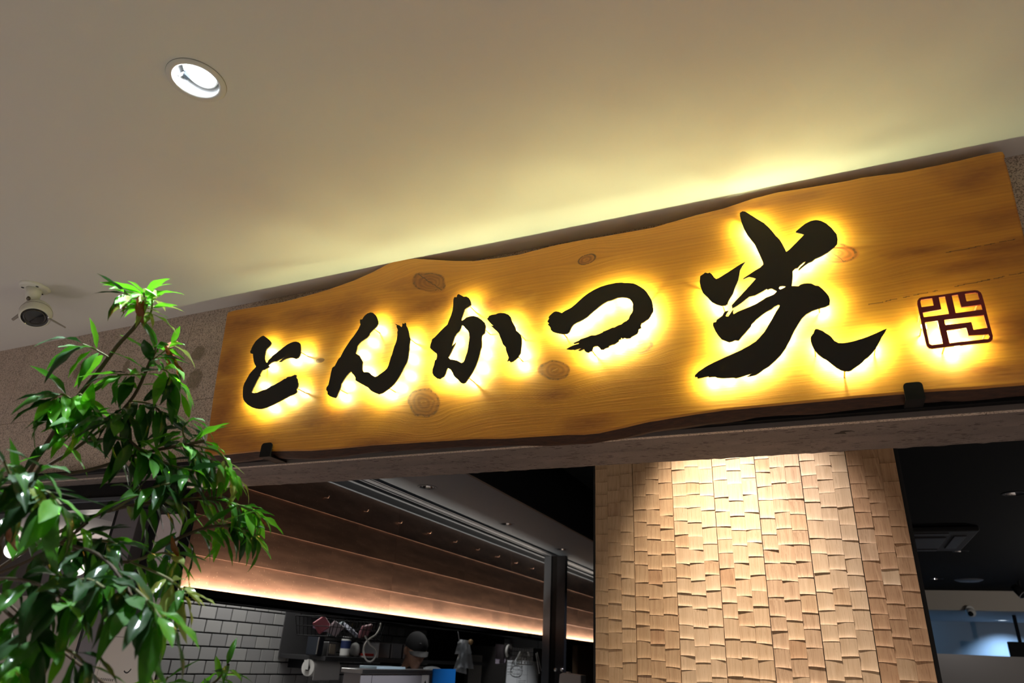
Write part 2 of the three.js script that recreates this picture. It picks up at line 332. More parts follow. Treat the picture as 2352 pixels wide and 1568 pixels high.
  letter('character', 'black brush-written hiragana n', [[nn([[790, 122], [830, 130], [865, 160], [895, 210], [912, 260], [915, 300], [895, 345], [855, 385], [815, 425], [780, 460], [770, 495], [735, 535], [690, 565], [640, 600], [600, 640], [575, 680], [562, 740], [548, 790], [570, 805], [610, 830], [635, 880], [665, 930], [655, 985], [655, 1050], [668, 1090], [690, 1100], [730, 1095], [770, 1108], [795, 1135], [830, 1160], [865, 1178], [900, 1165], [960, 1120], [1020, 1080], [1060, 1040], [1085, 990], [1105, 920], [1125, 850], [1140, 820], [1160, 750], [1180, 680], [1205, 620], [1222, 560], [1230, 490], [1228, 440], [1240, 415], [1225, 375], [1215, 355], [1225, 340], [1180, 302], [1240, 328], [1265, 335], [1298, 362], [1312, 340], [1312, 300], [1345, 308], [1350, 288], [1365, 295], [1368, 335], [1390, 370], [1410, 430], [1430, 520], [1440, 550], [1435, 600], [1425, 660], [1425, 720], [1415, 790], [1405, 870], [1385, 940], [1345, 1010], [1305, 1090], [1255, 1180], [1215, 1240], [1165, 1300], [1095, 1365], [1040, 1405], [985, 1440], [920, 1458], [860, 1435], [800, 1405], [770, 1375], [755, 1355], [700, 1325], [620, 1280], [543, 1235], [545, 1190], [520, 1150], [490, 1120], [475, 1088], [440, 1115], [400, 1160], [350, 1230], [315, 1290], [305, 1340], [285, 1390], [260, 1440], [240, 1490], [215, 1522], [160, 1508], [120, 1490], [88, 1462], [88, 1420], [65, 1390], [70, 1350], [100, 1310], [115, 1250], [130, 1180], [142, 1110], [155, 1060], [165, 1025], [205, 1000], [235, 940], [265, 885], [300, 850], [330, 790], [355, 740], [400, 670], [460, 580], [530, 490], [590, 400], [628, 320], [618, 290], [618, 240], [655, 235], [690, 180], [740, 138]])]],
    nn([[780, 270], [640, 480], [490, 680], [370, 920], [230, 1200], [160, 1390], [560, 960], [620, 1150], [780, 1240], [930, 1330], [1100, 1220], [1250, 1020], [1300, 750], [1320, 500]]), nn([[1415, 540], [1070, 1345], [270, 1370], [820, 370]]), M.letter);
  const ka = frame(980, 660, 6.817);
  letter('character', 'black brush-written hiragana ka', [[ka([[500, 102], [545, 125], [580, 145], [620, 140], [655, 160], [675, 190], [690, 235], [695, 270], [660, 300], [620, 325], [595, 345], [575, 400], [555, 460], [540, 505], [553, 520], [575, 505], [620, 470], [680, 450], [740, 446], [800, 465], [860, 505], [905, 550], [922, 600], [918, 660], [910, 715], [870, 745], [858, 790], [862, 860], [860, 930], [840, 985], [825, 1060], [800, 1140], [770, 1220], [730, 1300], [680, 1380], [640, 1440], [605, 1488], [570, 1500], [530, 1488], [490, 1440], [440, 1400], [420, 1370], [410, 1340], [385, 1300], [370, 1280], [330, 1260], [315, 1290], [300, 1340], [270, 1390], [230, 1410], [205, 1430], [160, 1420], [110, 1380], [90, 1340], [92, 1280], [115, 1215], [130, 1140], [150, 1125], [162, 1070], [155, 1035], [110, 1000], [65, 960], [52, 940], [60, 890], [75, 850], [85, 810], [130, 775], [200, 700], [270, 630], [325, 580], [355, 500], [385, 430], [405, 360], [415, 280], [418, 190], [432, 150], [470, 150], [480, 115]]),
    ka([[550, 590], [540, 630], [515, 680], [475, 715], [440, 770], [415, 840], [395, 910], [390, 928], [420, 895], [455, 855], [440, 900], [410, 960], [380, 1020], [355, 1070], [338, 1090], [370, 1125], [430, 1132], [480, 1145], [515, 1165], [545, 1180], [575, 1165], [595, 1130], [605, 1090], [635, 1010], [650, 930], [660, 850], [670, 780], [662, 710], [645, 675], [605, 635], [580, 605], [567, 592]])],
    [ka([[1155, 397], [1220, 402], [1280, 425], [1315, 465], [1328, 520], [1355, 570], [1385, 620], [1395, 670], [1440, 705], [1470, 745], [1485, 800], [1485, 880], [1475, 960], [1470, 1020], [1445, 1060], [1425, 1095], [1390, 1125], [1350, 1155], [1310, 1168], [1290, 1140], [1260, 1152], [1285, 1100], [1270, 1060], [1250, 1010], [1238, 970], [1240, 940], [1195, 890], [1170, 820], [1145, 765], [1130, 720], [1100, 685], [1050, 640], [1005, 597], [1045, 598], [1000, 560], [965, 520], [945, 490], [968, 465], [975, 445], [1020, 428], [1080, 420], [1110, 405]])]],
    ka([[560, 210], [470, 450], [330, 700], [200, 880], [250, 1050], [200, 1280], [430, 1210], [580, 1340], [720, 1120], [770, 880], [800, 650], [700, 540], [1170, 500], [1280, 720], [1380, 900], [1370, 1070]]), ka([[665, 285], [640, 1400], [895, 640], [110, 900], [1455, 730], [1410, 1065]]), M.letter);
  const tsu = frame(1250, 640, 8.711);
  letter('character', 'black brush-written hiragana tsu', [[tsu([[1440, 82], [1500, 78], [1550, 75], [1600, 85], [1680, 85], [1780, 92], [1850, 120], [1930, 165], [2000, 215], [2050, 265], [2090, 325], [2130, 390], [2155, 450], [2170, 530], [2178, 600], [2175, 650], [2150, 690], [2120, 750], [2080, 805], [2030, 835], [1990, 865], [1945, 885], [1930, 930], [1940, 980], [1885, 1005], [1880, 1050], [1860, 1090], [1800, 1125], [1755, 1150], [1720, 1185], [1640, 1190], [1600, 1175], [1560, 1195], [1540, 1170], [1530, 1205], [1495, 1215], [1490, 1245], [1450, 1275], [1410, 1305], [1340, 1320], [1300, 1335], [1285, 1365], [1240, 1380], [1200, 1400], [1190, 1412], [1130, 1412], [1100, 1370], [1060, 1340], [1010, 1345], [980, 1365], [965, 1420], [940, 1445], [915, 1450], [880, 1475], [830, 1460], [800, 1430], [795, 1405], [770, 1412], [710, 1440], [675, 1425], [750, 1390], [700, 1390], [605, 1420], [570, 1410], [520, 1415], [445, 1402], [520, 1360], [600, 1325], [690, 1300], [695, 1270], [600, 1295], [582, 1285], [640, 1260], [690, 1240], [730, 1205], [800, 1185], [870, 1160], [940, 1130], [1020, 1130], [1090, 1105], [1170, 1070], [1185, 1045], [1200, 1050], [1280, 1015], [1365, 975], [1400, 975], [1480, 930], [1550, 908], [1590, 870], [1640, 845], [1690, 805], [1700, 770], [1715, 735], [1755, 680], [1775, 630], [1770, 560], [1778, 510], [1750, 450], [1710, 400], [1650, 375], [1560, 368], [1470, 375], [1400, 405], [1330, 432], [1270, 445], [1190, 490], [1110, 545], [1060, 590], [990, 645], [920, 705], [870, 755], [800, 800], [730, 840], [660, 870], [600, 905], [550, 960], [520, 1020], [500, 1065], [460, 1098], [380, 1102], [300, 1090], [230, 1075], [170, 1055], [130, 1020], [128, 985], [100, 940], [70, 915], [100, 890], [62, 855], [100, 790], [85, 775], [100, 745], [150, 700], [190, 665], [230, 652], [290, 662], [350, 685], [420, 640], [480, 612], [545, 575], [620, 515], [700, 440], [790, 360], [890, 285], [1000, 220], [1130, 160], [1280, 115]])]],
    tsu([[250, 850], [480, 800], [700, 650], [900, 480], [1150, 330], [1450, 210], [1750, 250], [1950, 420], [1990, 620], [1850, 850], [1600, 1030], [1350, 1160], [1050, 1230], [850, 1320]]), tsu([[925, 1400], [350, 1050], [2050, 300], [1300, 200]]), M.letter);
  const ku = frame(1590, 470, 6.72), kl = frame(1590, 640, 6.534), kd = frame(1850, 740, 11.76);
  letter('character', 'large black brush-written kanji in bold strokes', [
    [[...ku([[820, 878], [770, 950], [735, 1010], [725, 1080], [710, 1165], [690, 1210], [655, 1290], [630, 1370], [590, 1430], [560, 1480], [545, 1520]]), ...kl([[535, 375], [500, 398], [440, 402], [370, 385], [300, 350], [260, 310], [235, 280], [190, 240]]), ...ku([[160, 1350], [130, 1270], [115, 1190], [122, 1100], [170, 1070], [200, 1045], [245, 1058], [265, 1045], [300, 1070], [340, 1125], [370, 1145], [400, 1135], [500, 1075], [640, 985], [750, 915]])]],
    [[...ku([[775, 100], [815, 105], [900, 155], [1000, 220], [1110, 285], [1200, 370], [1290, 480], [1350, 540], [1390, 605], [1430, 680], [1452, 725], [1500, 690], [1590, 600], [1660, 530], [1728, 458], [1660, 440], [1600, 428], [1598, 412], [1660, 360], [1740, 295], [1830, 250], [1910, 235], [1990, 250], [2070, 290], [2150, 360], [2230, 455], [2245, 530], [2235, 600], [2190, 650], [2100, 725], [2000, 785], [1960, 805], [1900, 830], [1850, 870], [1800, 890], [1740, 930], [1690, 970], [1640, 1010], [1640, 990], [1700, 930], [1755, 875], [1720, 885], [1660, 930], [1620, 975], [1590, 980], [1550, 1020], [1552, 1080], [1545, 1160], [1535, 1252], [1640, 1256], [1670, 1230], [1720, 1215], [1780, 1210], [1840, 1215], [1900, 1245], [1950, 1250], [2000, 1290], [2060, 1350], [2110, 1410], [2127, 1470]]),
      ...kl([[2068, 310], [2063, 385], [2000, 420], [1900, 445], [1800, 480], [1710, 530], [1645, 590], [1590, 680], [1530, 780], [1470, 910], [1400, 1040], [1330, 1140], [1240, 1230], [1150, 1310], [1070, 1360], [1000, 1410], [950, 1440], [870, 1460], [820, 1465], [900, 1420], [820, 1440], [740, 1465], [650, 1490], [620, 1480], [470, 1490], [370, 1480], [340, 1465], [245, 1475], [240, 1462], [130, 1485], [80, 1495], [75, 1470], [40, 1470], [40, 1445], [90, 1395], [200, 1320], [330, 1250], [480, 1180], [620, 1120], [740, 1065], [850, 1005], [950, 940], [1010, 880], [1080, 800], [1140, 700], [1200, 600], [1260, 490], [1300, 430], [1315, 395], [1290, 390], [1230, 420], [1190, 455], [1120, 490], [1040, 545], [960, 610], [890, 680], [880, 710], [820, 780], [750, 860], [695, 925], [640, 920], [600, 940], [550, 950], [500, 930], [440, 905], [390, 850], [345, 780], [310, 700], [315, 655], [355, 650], [365, 615], [400, 590], [450, 555], [470, 520], [495, 485], [545, 478], [510, 530], [500, 562], [540, 565], [560, 535], [620, 450], [612, 500], [620, 530], [680, 495], [750, 465], [850, 425], [950, 380], [1030, 330], [1110, 280], [1220, 235], [1260, 195], [1265, 180], [1190, 145], [1160, 150], [1130, 165], [1115, 150], [1060, 185], [980, 230], [940, 250], [860, 265], [800, 310], [740, 360], [690, 395], [640, 425], [600, 440], [590, 400], [650, 330], [740, 235], [850, 115], [940, 15]]),
      ...ku([[985, 1140], [940, 1125], [880, 1112], [830, 1130], [785, 1150], [790, 1135], [870, 1080], [960, 1020], [1050, 965], [1095, 920], [1090, 880], [1050, 790], [1000, 680], [960, 600], [910, 540], [850, 460], [800, 370], [760, 270], [735, 170], [735, 125]])],
      ku([[1335, 1285], [1350, 1258], [1400, 1252], [1450, 1258], [1400, 1285], [1355, 1305]])],
    [kd([[290, 175], [340, 180], [400, 205], [470, 232], [540, 285], [620, 330], [690, 385], [740, 445], [790, 505], [830, 520], [890, 555], [1000, 560], [1100, 548], [1280, 515], [1500, 450], [1700, 380], [1900, 295], [2100, 205], [2195, 168], [2150, 260], [2060, 400], [1990, 540], [1900, 700], [1800, 830], [1700, 930], [1600, 1000], [1530, 1080], [1430, 1160], [1330, 1220], [1240, 1290], [1170, 1315], [1070, 1315], [950, 1285], [830, 1215], [700, 1110], [590, 1025], [450, 945], [330, 850], [240, 740], [180, 620], [140, 500], [140, 400], [170, 350], [215, 300], [240, 220], [265, 185]])]],
    [...ku([[300, 1250], [520, 1160], [360, 1420], [850, 220], [1000, 430], [1150, 620], [1250, 850], [1500, 850], [1750, 700], [1950, 520], [1950, 330], [1150, 1020], [1350, 1080], [1200, 1200], [950, 1330]]), ...kl([[1500, 260], [1800, 200], [1950, 300], [1100, 380], [850, 530], [600, 650], [500, 820], [1450, 450], [1400, 700], [1250, 950], [1050, 1150], [800, 1280], [500, 1350], [250, 1390]]), ...kd([[350, 400], [600, 740], [1000, 950], [1500, 780], [1850, 450]])],
    [...kl([[455, 390], [1000, 1180], [1900, 380]]), ...ku([[150, 1200], [2180, 520], [800, 180]]), ...kd([[1055, 1285], [1880, 670], [260, 720]])], M.letter);
  const se = frame(2090, 650, 9.224);
  letter('seal_emblem', 'dark red square seal emblem with angular strokes', [[se([[250, 297], [700, 240], [1100, 178], [1370, 147], [1440, 155], [1500, 195], [1530, 250], [1600, 500], [1680, 830], [1758, 1120], [1755, 1180], [1715, 1225], [1660, 1250], [1200, 1300], [800, 1345], [470, 1385], [400, 1370], [355, 1320], [330, 1230], [260, 930], [200, 640], [155, 440], [160, 370], [195, 320]]),
    se([[222, 380], [240, 350], [470, 318], [508, 470], [245, 508]]), se([[613, 300], [745, 283], [830, 648], [297, 720], [272, 625], [668, 555]]), se([[885, 262], [1018, 245], [1090, 510], [1505, 455], [1535, 558], [972, 632]]), se([[1160, 225], [1390, 195], [1430, 210], [1475, 345], [1200, 385]]), se([[320, 830], [590, 795], [700, 1278], [470, 1310], [415, 1285]]), se([[730, 778], [1565, 675], [1640, 945], [1350, 985], [1302, 822], [750, 885]]), se([[778, 1000], [1195, 945], [1238, 1110], [1660, 1080], [1690, 1130], [1670, 1175], [840, 1268]])]],
    se([[660, 850], [720, 1150], [1000, 915], [1290, 1030], [900, 690], [1000, 1295], [300, 900]]), se([[740, 1315], [1610, 1040], [1430, 430], [250, 940], [205, 640]]), M.seal, 0.5);

  // --- black steel hooks that hold the slab
  for (const [a, b, c2, top] of [[[597, 1040], [621, 1041], 0, 1017], [[2078, 905], [2123, 900], 0, 877]]) {
    const p = at(a[0], a[1], 2, SZ + 0.008), q = at(b[0], b[1], 2, SZ + 0.008), t = at((a[0] + b[0]) / 2, top, 2, SZ + 0.008).y, low = p.y - 0.012, w = q.x - p.x;
    const s = new THREE.Shape(); const r = w * 0.28;
    s.moveTo(p.x, low); s.lineTo(q.x, low); s.lineTo(q.x, t - r); s.quadraticCurveTo(q.x, t, q.x - r, t); s.lineTo(p.x + r, t); s.quadraticCurveTo(p.x, t, p.x, t - r);
    part('bracket', [new THREE.ExtrudeGeometry(s, { depth: 0.004, bevelEnabled: false }).translate(0, 0, SZ + 0.004), box(p.x, q.x, low - 0.004, low, WZ + 0.0016, SZ + 0.008)], M.blackSteel, sign).userData.label = 'black steel hook holding the slab';
  }
}

// ------------------------------------------------------------------ recessed downlights of the corridor
const rimMat = std(lin(0.62, 0.60, 0.575), 0.6), cupMat = std(lin(0.85, 0.86, 0.88), 0.4), socketMat = std(lin(0.05, 0.07, 0.09), 0.5);
function corridorLamp(x, z, cd, tint, label, tilt, detail) {
  const y = Y(H), d = thing('recessed_downlight', V(x, y, z), label, 'downlight', detail ? undefined : 'corridor downlights outside the view');
  part('trim_ring', lathe([[0.060, 0.004], [0.060, -0.0035], [0.066, -0.0045], [0.0775, -0.003], [0.079, 0], [0.060, 0.0005]], V(x, y, z), V(0, 1, 0), 48), rimMat, d);
  part('reflector_cup', lathe([[0.0600, -0.003], [0.0605, 0.012], [0.058, 0.030], [0.056, 0.060], [0.052, 0.085], [0, 0.085]], V(x, y, z), V(0, 1, 0), 48), cupMat, d);
  const n = V(tilt[0], -1, tilt[1]).normalize(), c = V(x, y + 0.030, z).addScaledVector(V(tilt[0], 0, tilt[1]), -0.012);
  const head = part('lamp_head', lathe([[0.0, -0.028], [0.044, -0.028], [0.050, -0.006], [0.050, 0.0], [0.047, 0.0015], [0.046, -0.003]], c, n, 40), M.white, d);
  part('lens_disc', lathe([[0, 0.0], [0.030, -0.0005], [0.0455, -0.003]], c, n, 40), glow(0.86, 0.95, 1.0, 14), head).userData.label = 'glowing white lens of the lamp';
  if (detail) {
    part('gimbal_socket', box(x - 0.053, x - 0.040, y + 0.026, y + 0.046, z - 0.006, z + 0.014, 0.002), socketMat, d);
    part('gimbal_arm', cyl(V(x - 0.054, y + 0.020, z + 0.018), V(x - 0.044, y + 0.034, z + 0.012), 0.004), cupMat, d);
  }
  const l = new THREE.SpotLight(lin(...tint), cd, 0, 1.05, 0.7, 2);
  l.position.copy(c).addScaledVector(n, 0.012).sub(d.position); l.target.position.copy(n).multiplyScalar(2).add(l.position);
  l.castShadow = true; l.shadow.radius = 2; d.add(l, l.target);
}
corridorLamp(-1.42, -0.91, VISIBLE_LAMP, VISIBLE_TINT, 'bright recessed downlight in the plain plaster ceiling', [-0.12, 0.22], true);
for (const [x, z] of lampSpots.slice(1)) corridorLamp(x, z, MALL_LAMP, MALL_TINT, 'corridor downlight in the plaster ceiling away from the sign', [0, 0], false);

// ------------------------------------------------------------------ white security camera on the ceiling
{
  const b = at(80, 659, 1, H), ivory = std(lin(0.72, 0.72, 0.66), 0.4);
  const cam = thing('security_camera', b.clone(), 'white ceiling-mounted security camera with black lens and two thin aerials', 'camera');
  const y = b.y;
  part('mounting_plate', lathe([[0, -0.012], [0.050, -0.012], [0.058, -0.009], [0.062, -0.003], [0.062, 0]], b, V(0, 1, 0), 40), ivory, cam);
  for (const a of [0.3, 2.4, 4.5]) part('screw', cyl(V(b.x + 0.044 * Math.cos(a), y - 0.0118, b.z + 0.044 * Math.sin(a)), V(b.x + 0.044 * Math.cos(a), y - 0.0135, b.z + 0.044 * Math.sin(a)), 0.006, 0.006, 12), M.darkAlu, cam);
  const zc = -b.clone().sub(camera.position).dot(camBack);
  const body = deep(83, 718, zc), axis = V(0.46, -0.86, 0.20).normalize(), neckEnd = deep(74, 688, zc);
  part('neck', [lathe([[0.0, 0], [0.026, 0], [0.030, 0.03], [0.034, 0.06], [0.0, 0.06]], neckEnd.clone(), b.clone().sub(neckEnd), 28), sphere(neckEnd, 0.024, 20)], ivory, cam);
  part('joint_slot', cyl(neckEnd.clone().add(V(0.010, 0.006, 0.016)), neckEnd.clone().add(V(0.013, -0.012, 0.024)), 0.010, 0.008, 14), std(lin(0.09, 0.07, 0.05), 0.6), cam);
  const housing = part('housing', lathe([[0, -0.052], [0.026, -0.050], [0.046, -0.040], [0.058, -0.022], [0.0625, -0.004], [0.063, 0.012], [0.061, 0.030], [0.056, 0.036], [0.052, 0.036]], body, axis, 48), ivory, cam);
  part('seam_ring', new THREE.TorusGeometry(0.0628, 0.0008, 6, 48).applyQuaternion(new THREE.Quaternion().setFromUnitVectors(V(0, 0, 1), axis)).translate(body.x, body.y, body.z), std(lin(0.1, 0.07, 0.06), 0.6), housing);
  part('lens_window', lathe([[0.0535, 0.036], [0.051, 0.032], [0.044, 0.030], [0.030, 0.034], [0, 0.036]], body, axis, 40), phys(lin(0.006, 0.006, 0.007), 0.08, { clearcoat: 1, clearcoatRoughness: 0.03 }), cam).userData.label = 'glossy black lens window';
  part('lens_ring', new THREE.TorusGeometry(0.040, 0.0025, 8, 40).applyQuaternion(new THREE.Quaternion().setFromUnitVectors(V(0, 0, 1), axis)).translate(body.x, body.y, body.z).translate(axis.x * 0.032, axis.y * 0.032, axis.z * 0.032), std(lin(0.06, 0.055, 0.05), 0.3), cam);
  const aerial = std(lin(0.34, 0.31, 0.28), 0.5);
  part('aerial', cyl(deep(112, 731, zc), deep(150, 752, zc), 0.005, 0.0035, 10), aerial, cam);
  part('aerial', cyl(deep(48, 720, zc), deep(29, 734, zc), 0.007, 0.006, 10), aerial, cam);
}

// ------------------------------------------------------------------ hand-carved oak feature wall
{
  const PX0 = -0.854, PX1 = 0.273, PW = (PX1 - PX0) / 21, Z = -2.75, TOP = 1.279, VIS0 = -0.075, VIS1 = 0.80;
  const oak = (k, base, dark) => {
    const t = texture(256, 512, (x, y) => {
      const u = x / 256, v = y / 512, bend = 0.05 * (noise(v * 3 + k, k) - 0.5) + 0.02 * noise(v * 9, u * 3 + k);
      const n = fbm((u + bend) * 46 + k * 11, v * 3, 3), f = noise(u * 180, v * 22 + k), cathedral = 0.5 + 0.5 * Math.sin(((u - 0.5) ** 2 * 60 + v * 5 + k) * 6 + 3 * n);
      let c = mix(base, dark, 0.5 * n + 0.16 * cathedral * noise(u * 2 + k, v * 2));
      if (f > 0.74) c = mix(c, dark, 0.35);
      return c;
    });
    return std(0xffffff, 0.62, { map: t });
  };
  const woods = [oak(1, [220, 188, 150], [176, 138, 100]), oak(2, [214, 180, 140], [168, 128, 92]), oak(3, [226, 196, 160], [184, 148, 110]), oak(4, [208, 168, 128], [150, 108, 74]), oak(5, [216, 182, 146], [158, 120, 86])];
  // one gouged facet: hollow at its head, proud and curled out at its foot; unit height
  function facet(v) {
    const nx = 4, ny = 6, P = [], U = [], T = [], w = PW - 0.0004, sk = rnd(-0.09, 0.09), dip = rnd(0.0006, 0.0013), deepv = rnd(0.0020, 0.0032), off = rnd(0, 1), tw = rnd(-0.0009, 0.0009);
    const zf = (s, t) => { const q = 1 - t; return -deepv * (1 - Math.pow(q, 8)) * (1 - 0.45 * t * t) - dip * (1 - (2 * s - 1) ** 2) + tw * (2 * s - 1); };   // t: 0 foot, 1 head
    for (let j = 0; j <= ny; j++) for (let i = 0; i <= nx; i++) {
      const s = i / nx, t = Math.pow(j / ny, 2.2), edge = 0.03 * Math.sin(s * Math.PI) * (1 - t) - sk * (s - 0.5) * (1 - t);
      P.push(s * w, t + edge * 0.6, zf(s, t)); U.push(off + s * w * 3.2, off * 1.7 + t * 0.085);
    }
    const row = nx + 1;
    for (let j = 0; j < ny; j++) for (let i = 0; i < nx; i++) { const a = j * row + i; T.push(a, a + 1, a + row, a + 1, a + row + 1, a + row); }
    const g = new THREE.BufferGeometry(); g.setAttribute('position', new THREE.Float32BufferAttribute(P, 3)); g.setAttribute('uv', new THREE.Float32BufferAttribute(U, 2)); g.setIndex(T); g.computeVertexNormals();
    // foot, sides and head close the chip down to the board
    const sp = [], su = [], st = [], ring = [];
    for (let i = 0; i <= nx; i++) ring.push(i); for (let j = 1; j <= ny; j++) ring.push(j * row + nx); for (let i = nx - 1; i >= 0; i--) ring.push(ny * row + i); for (let j = ny - 1; j >= 0; j--) ring.push(j * row);
    ring.forEach((r) => { sp.push(P[3 * r], P[3 * r + 1], P[3 * r + 2], P[3 * r], P[3 * r + 1], -0.009); su.push(U[2 * r], U[2 * r + 1], U[2 * r] + 0.01, U[2 * r + 1]); });
    for (let k = 0; k + 1 < ring.length; k++) { const a = 2 * k; st.push(a, a + 1, a + 2, a + 1, a + 3, a + 2); }
    const e = new THREE.BufferGeometry(); e.setAttribute('position', new THREE.Float32BufferAttribute(sp, 3)); e.setAttribute('uv', new THREE.Float32BufferAttribute(su, 2)); e.setIndex(st); e.computeVertexNormals();
    return mergeGeometries([g, e]);
  }
  const kinds = Array.from({ length: 14 }, (_, i) => facet(i));
  const wall = structure('wall_carved', box(PX0 - 0.012, PX1 + 0.014, 0, Y(TOP), Z - 0.12, Z - 0.016), M.blackPaint, 'feature wall of hand-carved pale oak planks in a black frame');
  part('core', box(PX0 + 0.02, PX1 - 0.012, 0, Y(TOP), -9.0, Z - 0.12), M.blackPaint, wall);
  for (let p = 0; p < 7; p++) {
    const xa = PX0 + p * 3 * PW, wood = woods[[0, 1, 2, 0, 4, 2, 3][p]];
    const plank = part('plank', metric(box(xa + 0.0012, xa + 3 * PW - 0.0012, 0, Y(TOP), Z - 0.016, Z - 0.0065), 3), wood, wall);
    const rest = [];
    for (let c = 0; c < 3; c++) {
      const x = xa + c * PW + (c === 0 ? 0.0012 : 0);
      const sx = c === 1 ? 1 : (PW - 0.0014) / (PW - 0.0004);
      let y = 0.02 + rnd(0, 0.05);
      while (y < Y(TOP) - 0.08) {
        const h = rnd(0.046, 0.068), k = kinds[Math.floor(rnd(0, 14))];
        if (y + h > Y(VIS0) && y < Y(VIS1)) {
          const m = part('carved_facet', k, woods[rnd() < 0.16 ? Math.floor(rnd(0, 5)) : [0, 1, 2, 0, 4, 2, 3][p]], plank);
          m.position.set(x, y, Z + rnd(-0.0007, 0.0007)); m.scale.set(sx, h, 1);
        } else rest.push(k.clone().scale(sx, h, 1).translate(x, y, Z));
        y += h;
      }
    }
    const r = part('carved_surface', mergeGeometries(rest), wood, plank); r.userData.kind = 'stuff';
  }
  // the two small downlights over it
  for (const [x, cd, tint, z, label] of [[-0.40, PILLAR_WARM, [1.0, 0.86, 0.70], -2.37, 'warm downlight above the carved oak wall'], [-0.20, PILLAR_COOL, [1.0, 0.92, 0.90], -2.40, 'neutral downlight above the carved oak wall']]) {
    const d = thing('wall_wash_downlight', V(x, Y(TOP), z), label, 'downlight');
    part('trim_ring', lathe([[0.030, 0.004], [0.030, -0.002], [0.040, -0.002], [0.041, 0], [0.030, 0.0005]], V(x, Y(TOP), z), V(0, 1, 0), 32), M.darkAlu, d);
    part('lens_disc', lathe([[0, 0.003], [0.030, 0.003]], V(x, Y(TOP), z), V(0, 1, 0), 24), glow(...tint, 12), d);
    const l = new THREE.SpotLight(lin(...tint), cd, 0, 0.47, 1, 2); l.position.set(0, -0.012, 0); l.target.position.set(x < -0.3 ? 0.04 : 0.1, -1, -0.36); l.castShadow = true; l.shadow.radius = 1.8; d.add(l, l.target);
  }
}

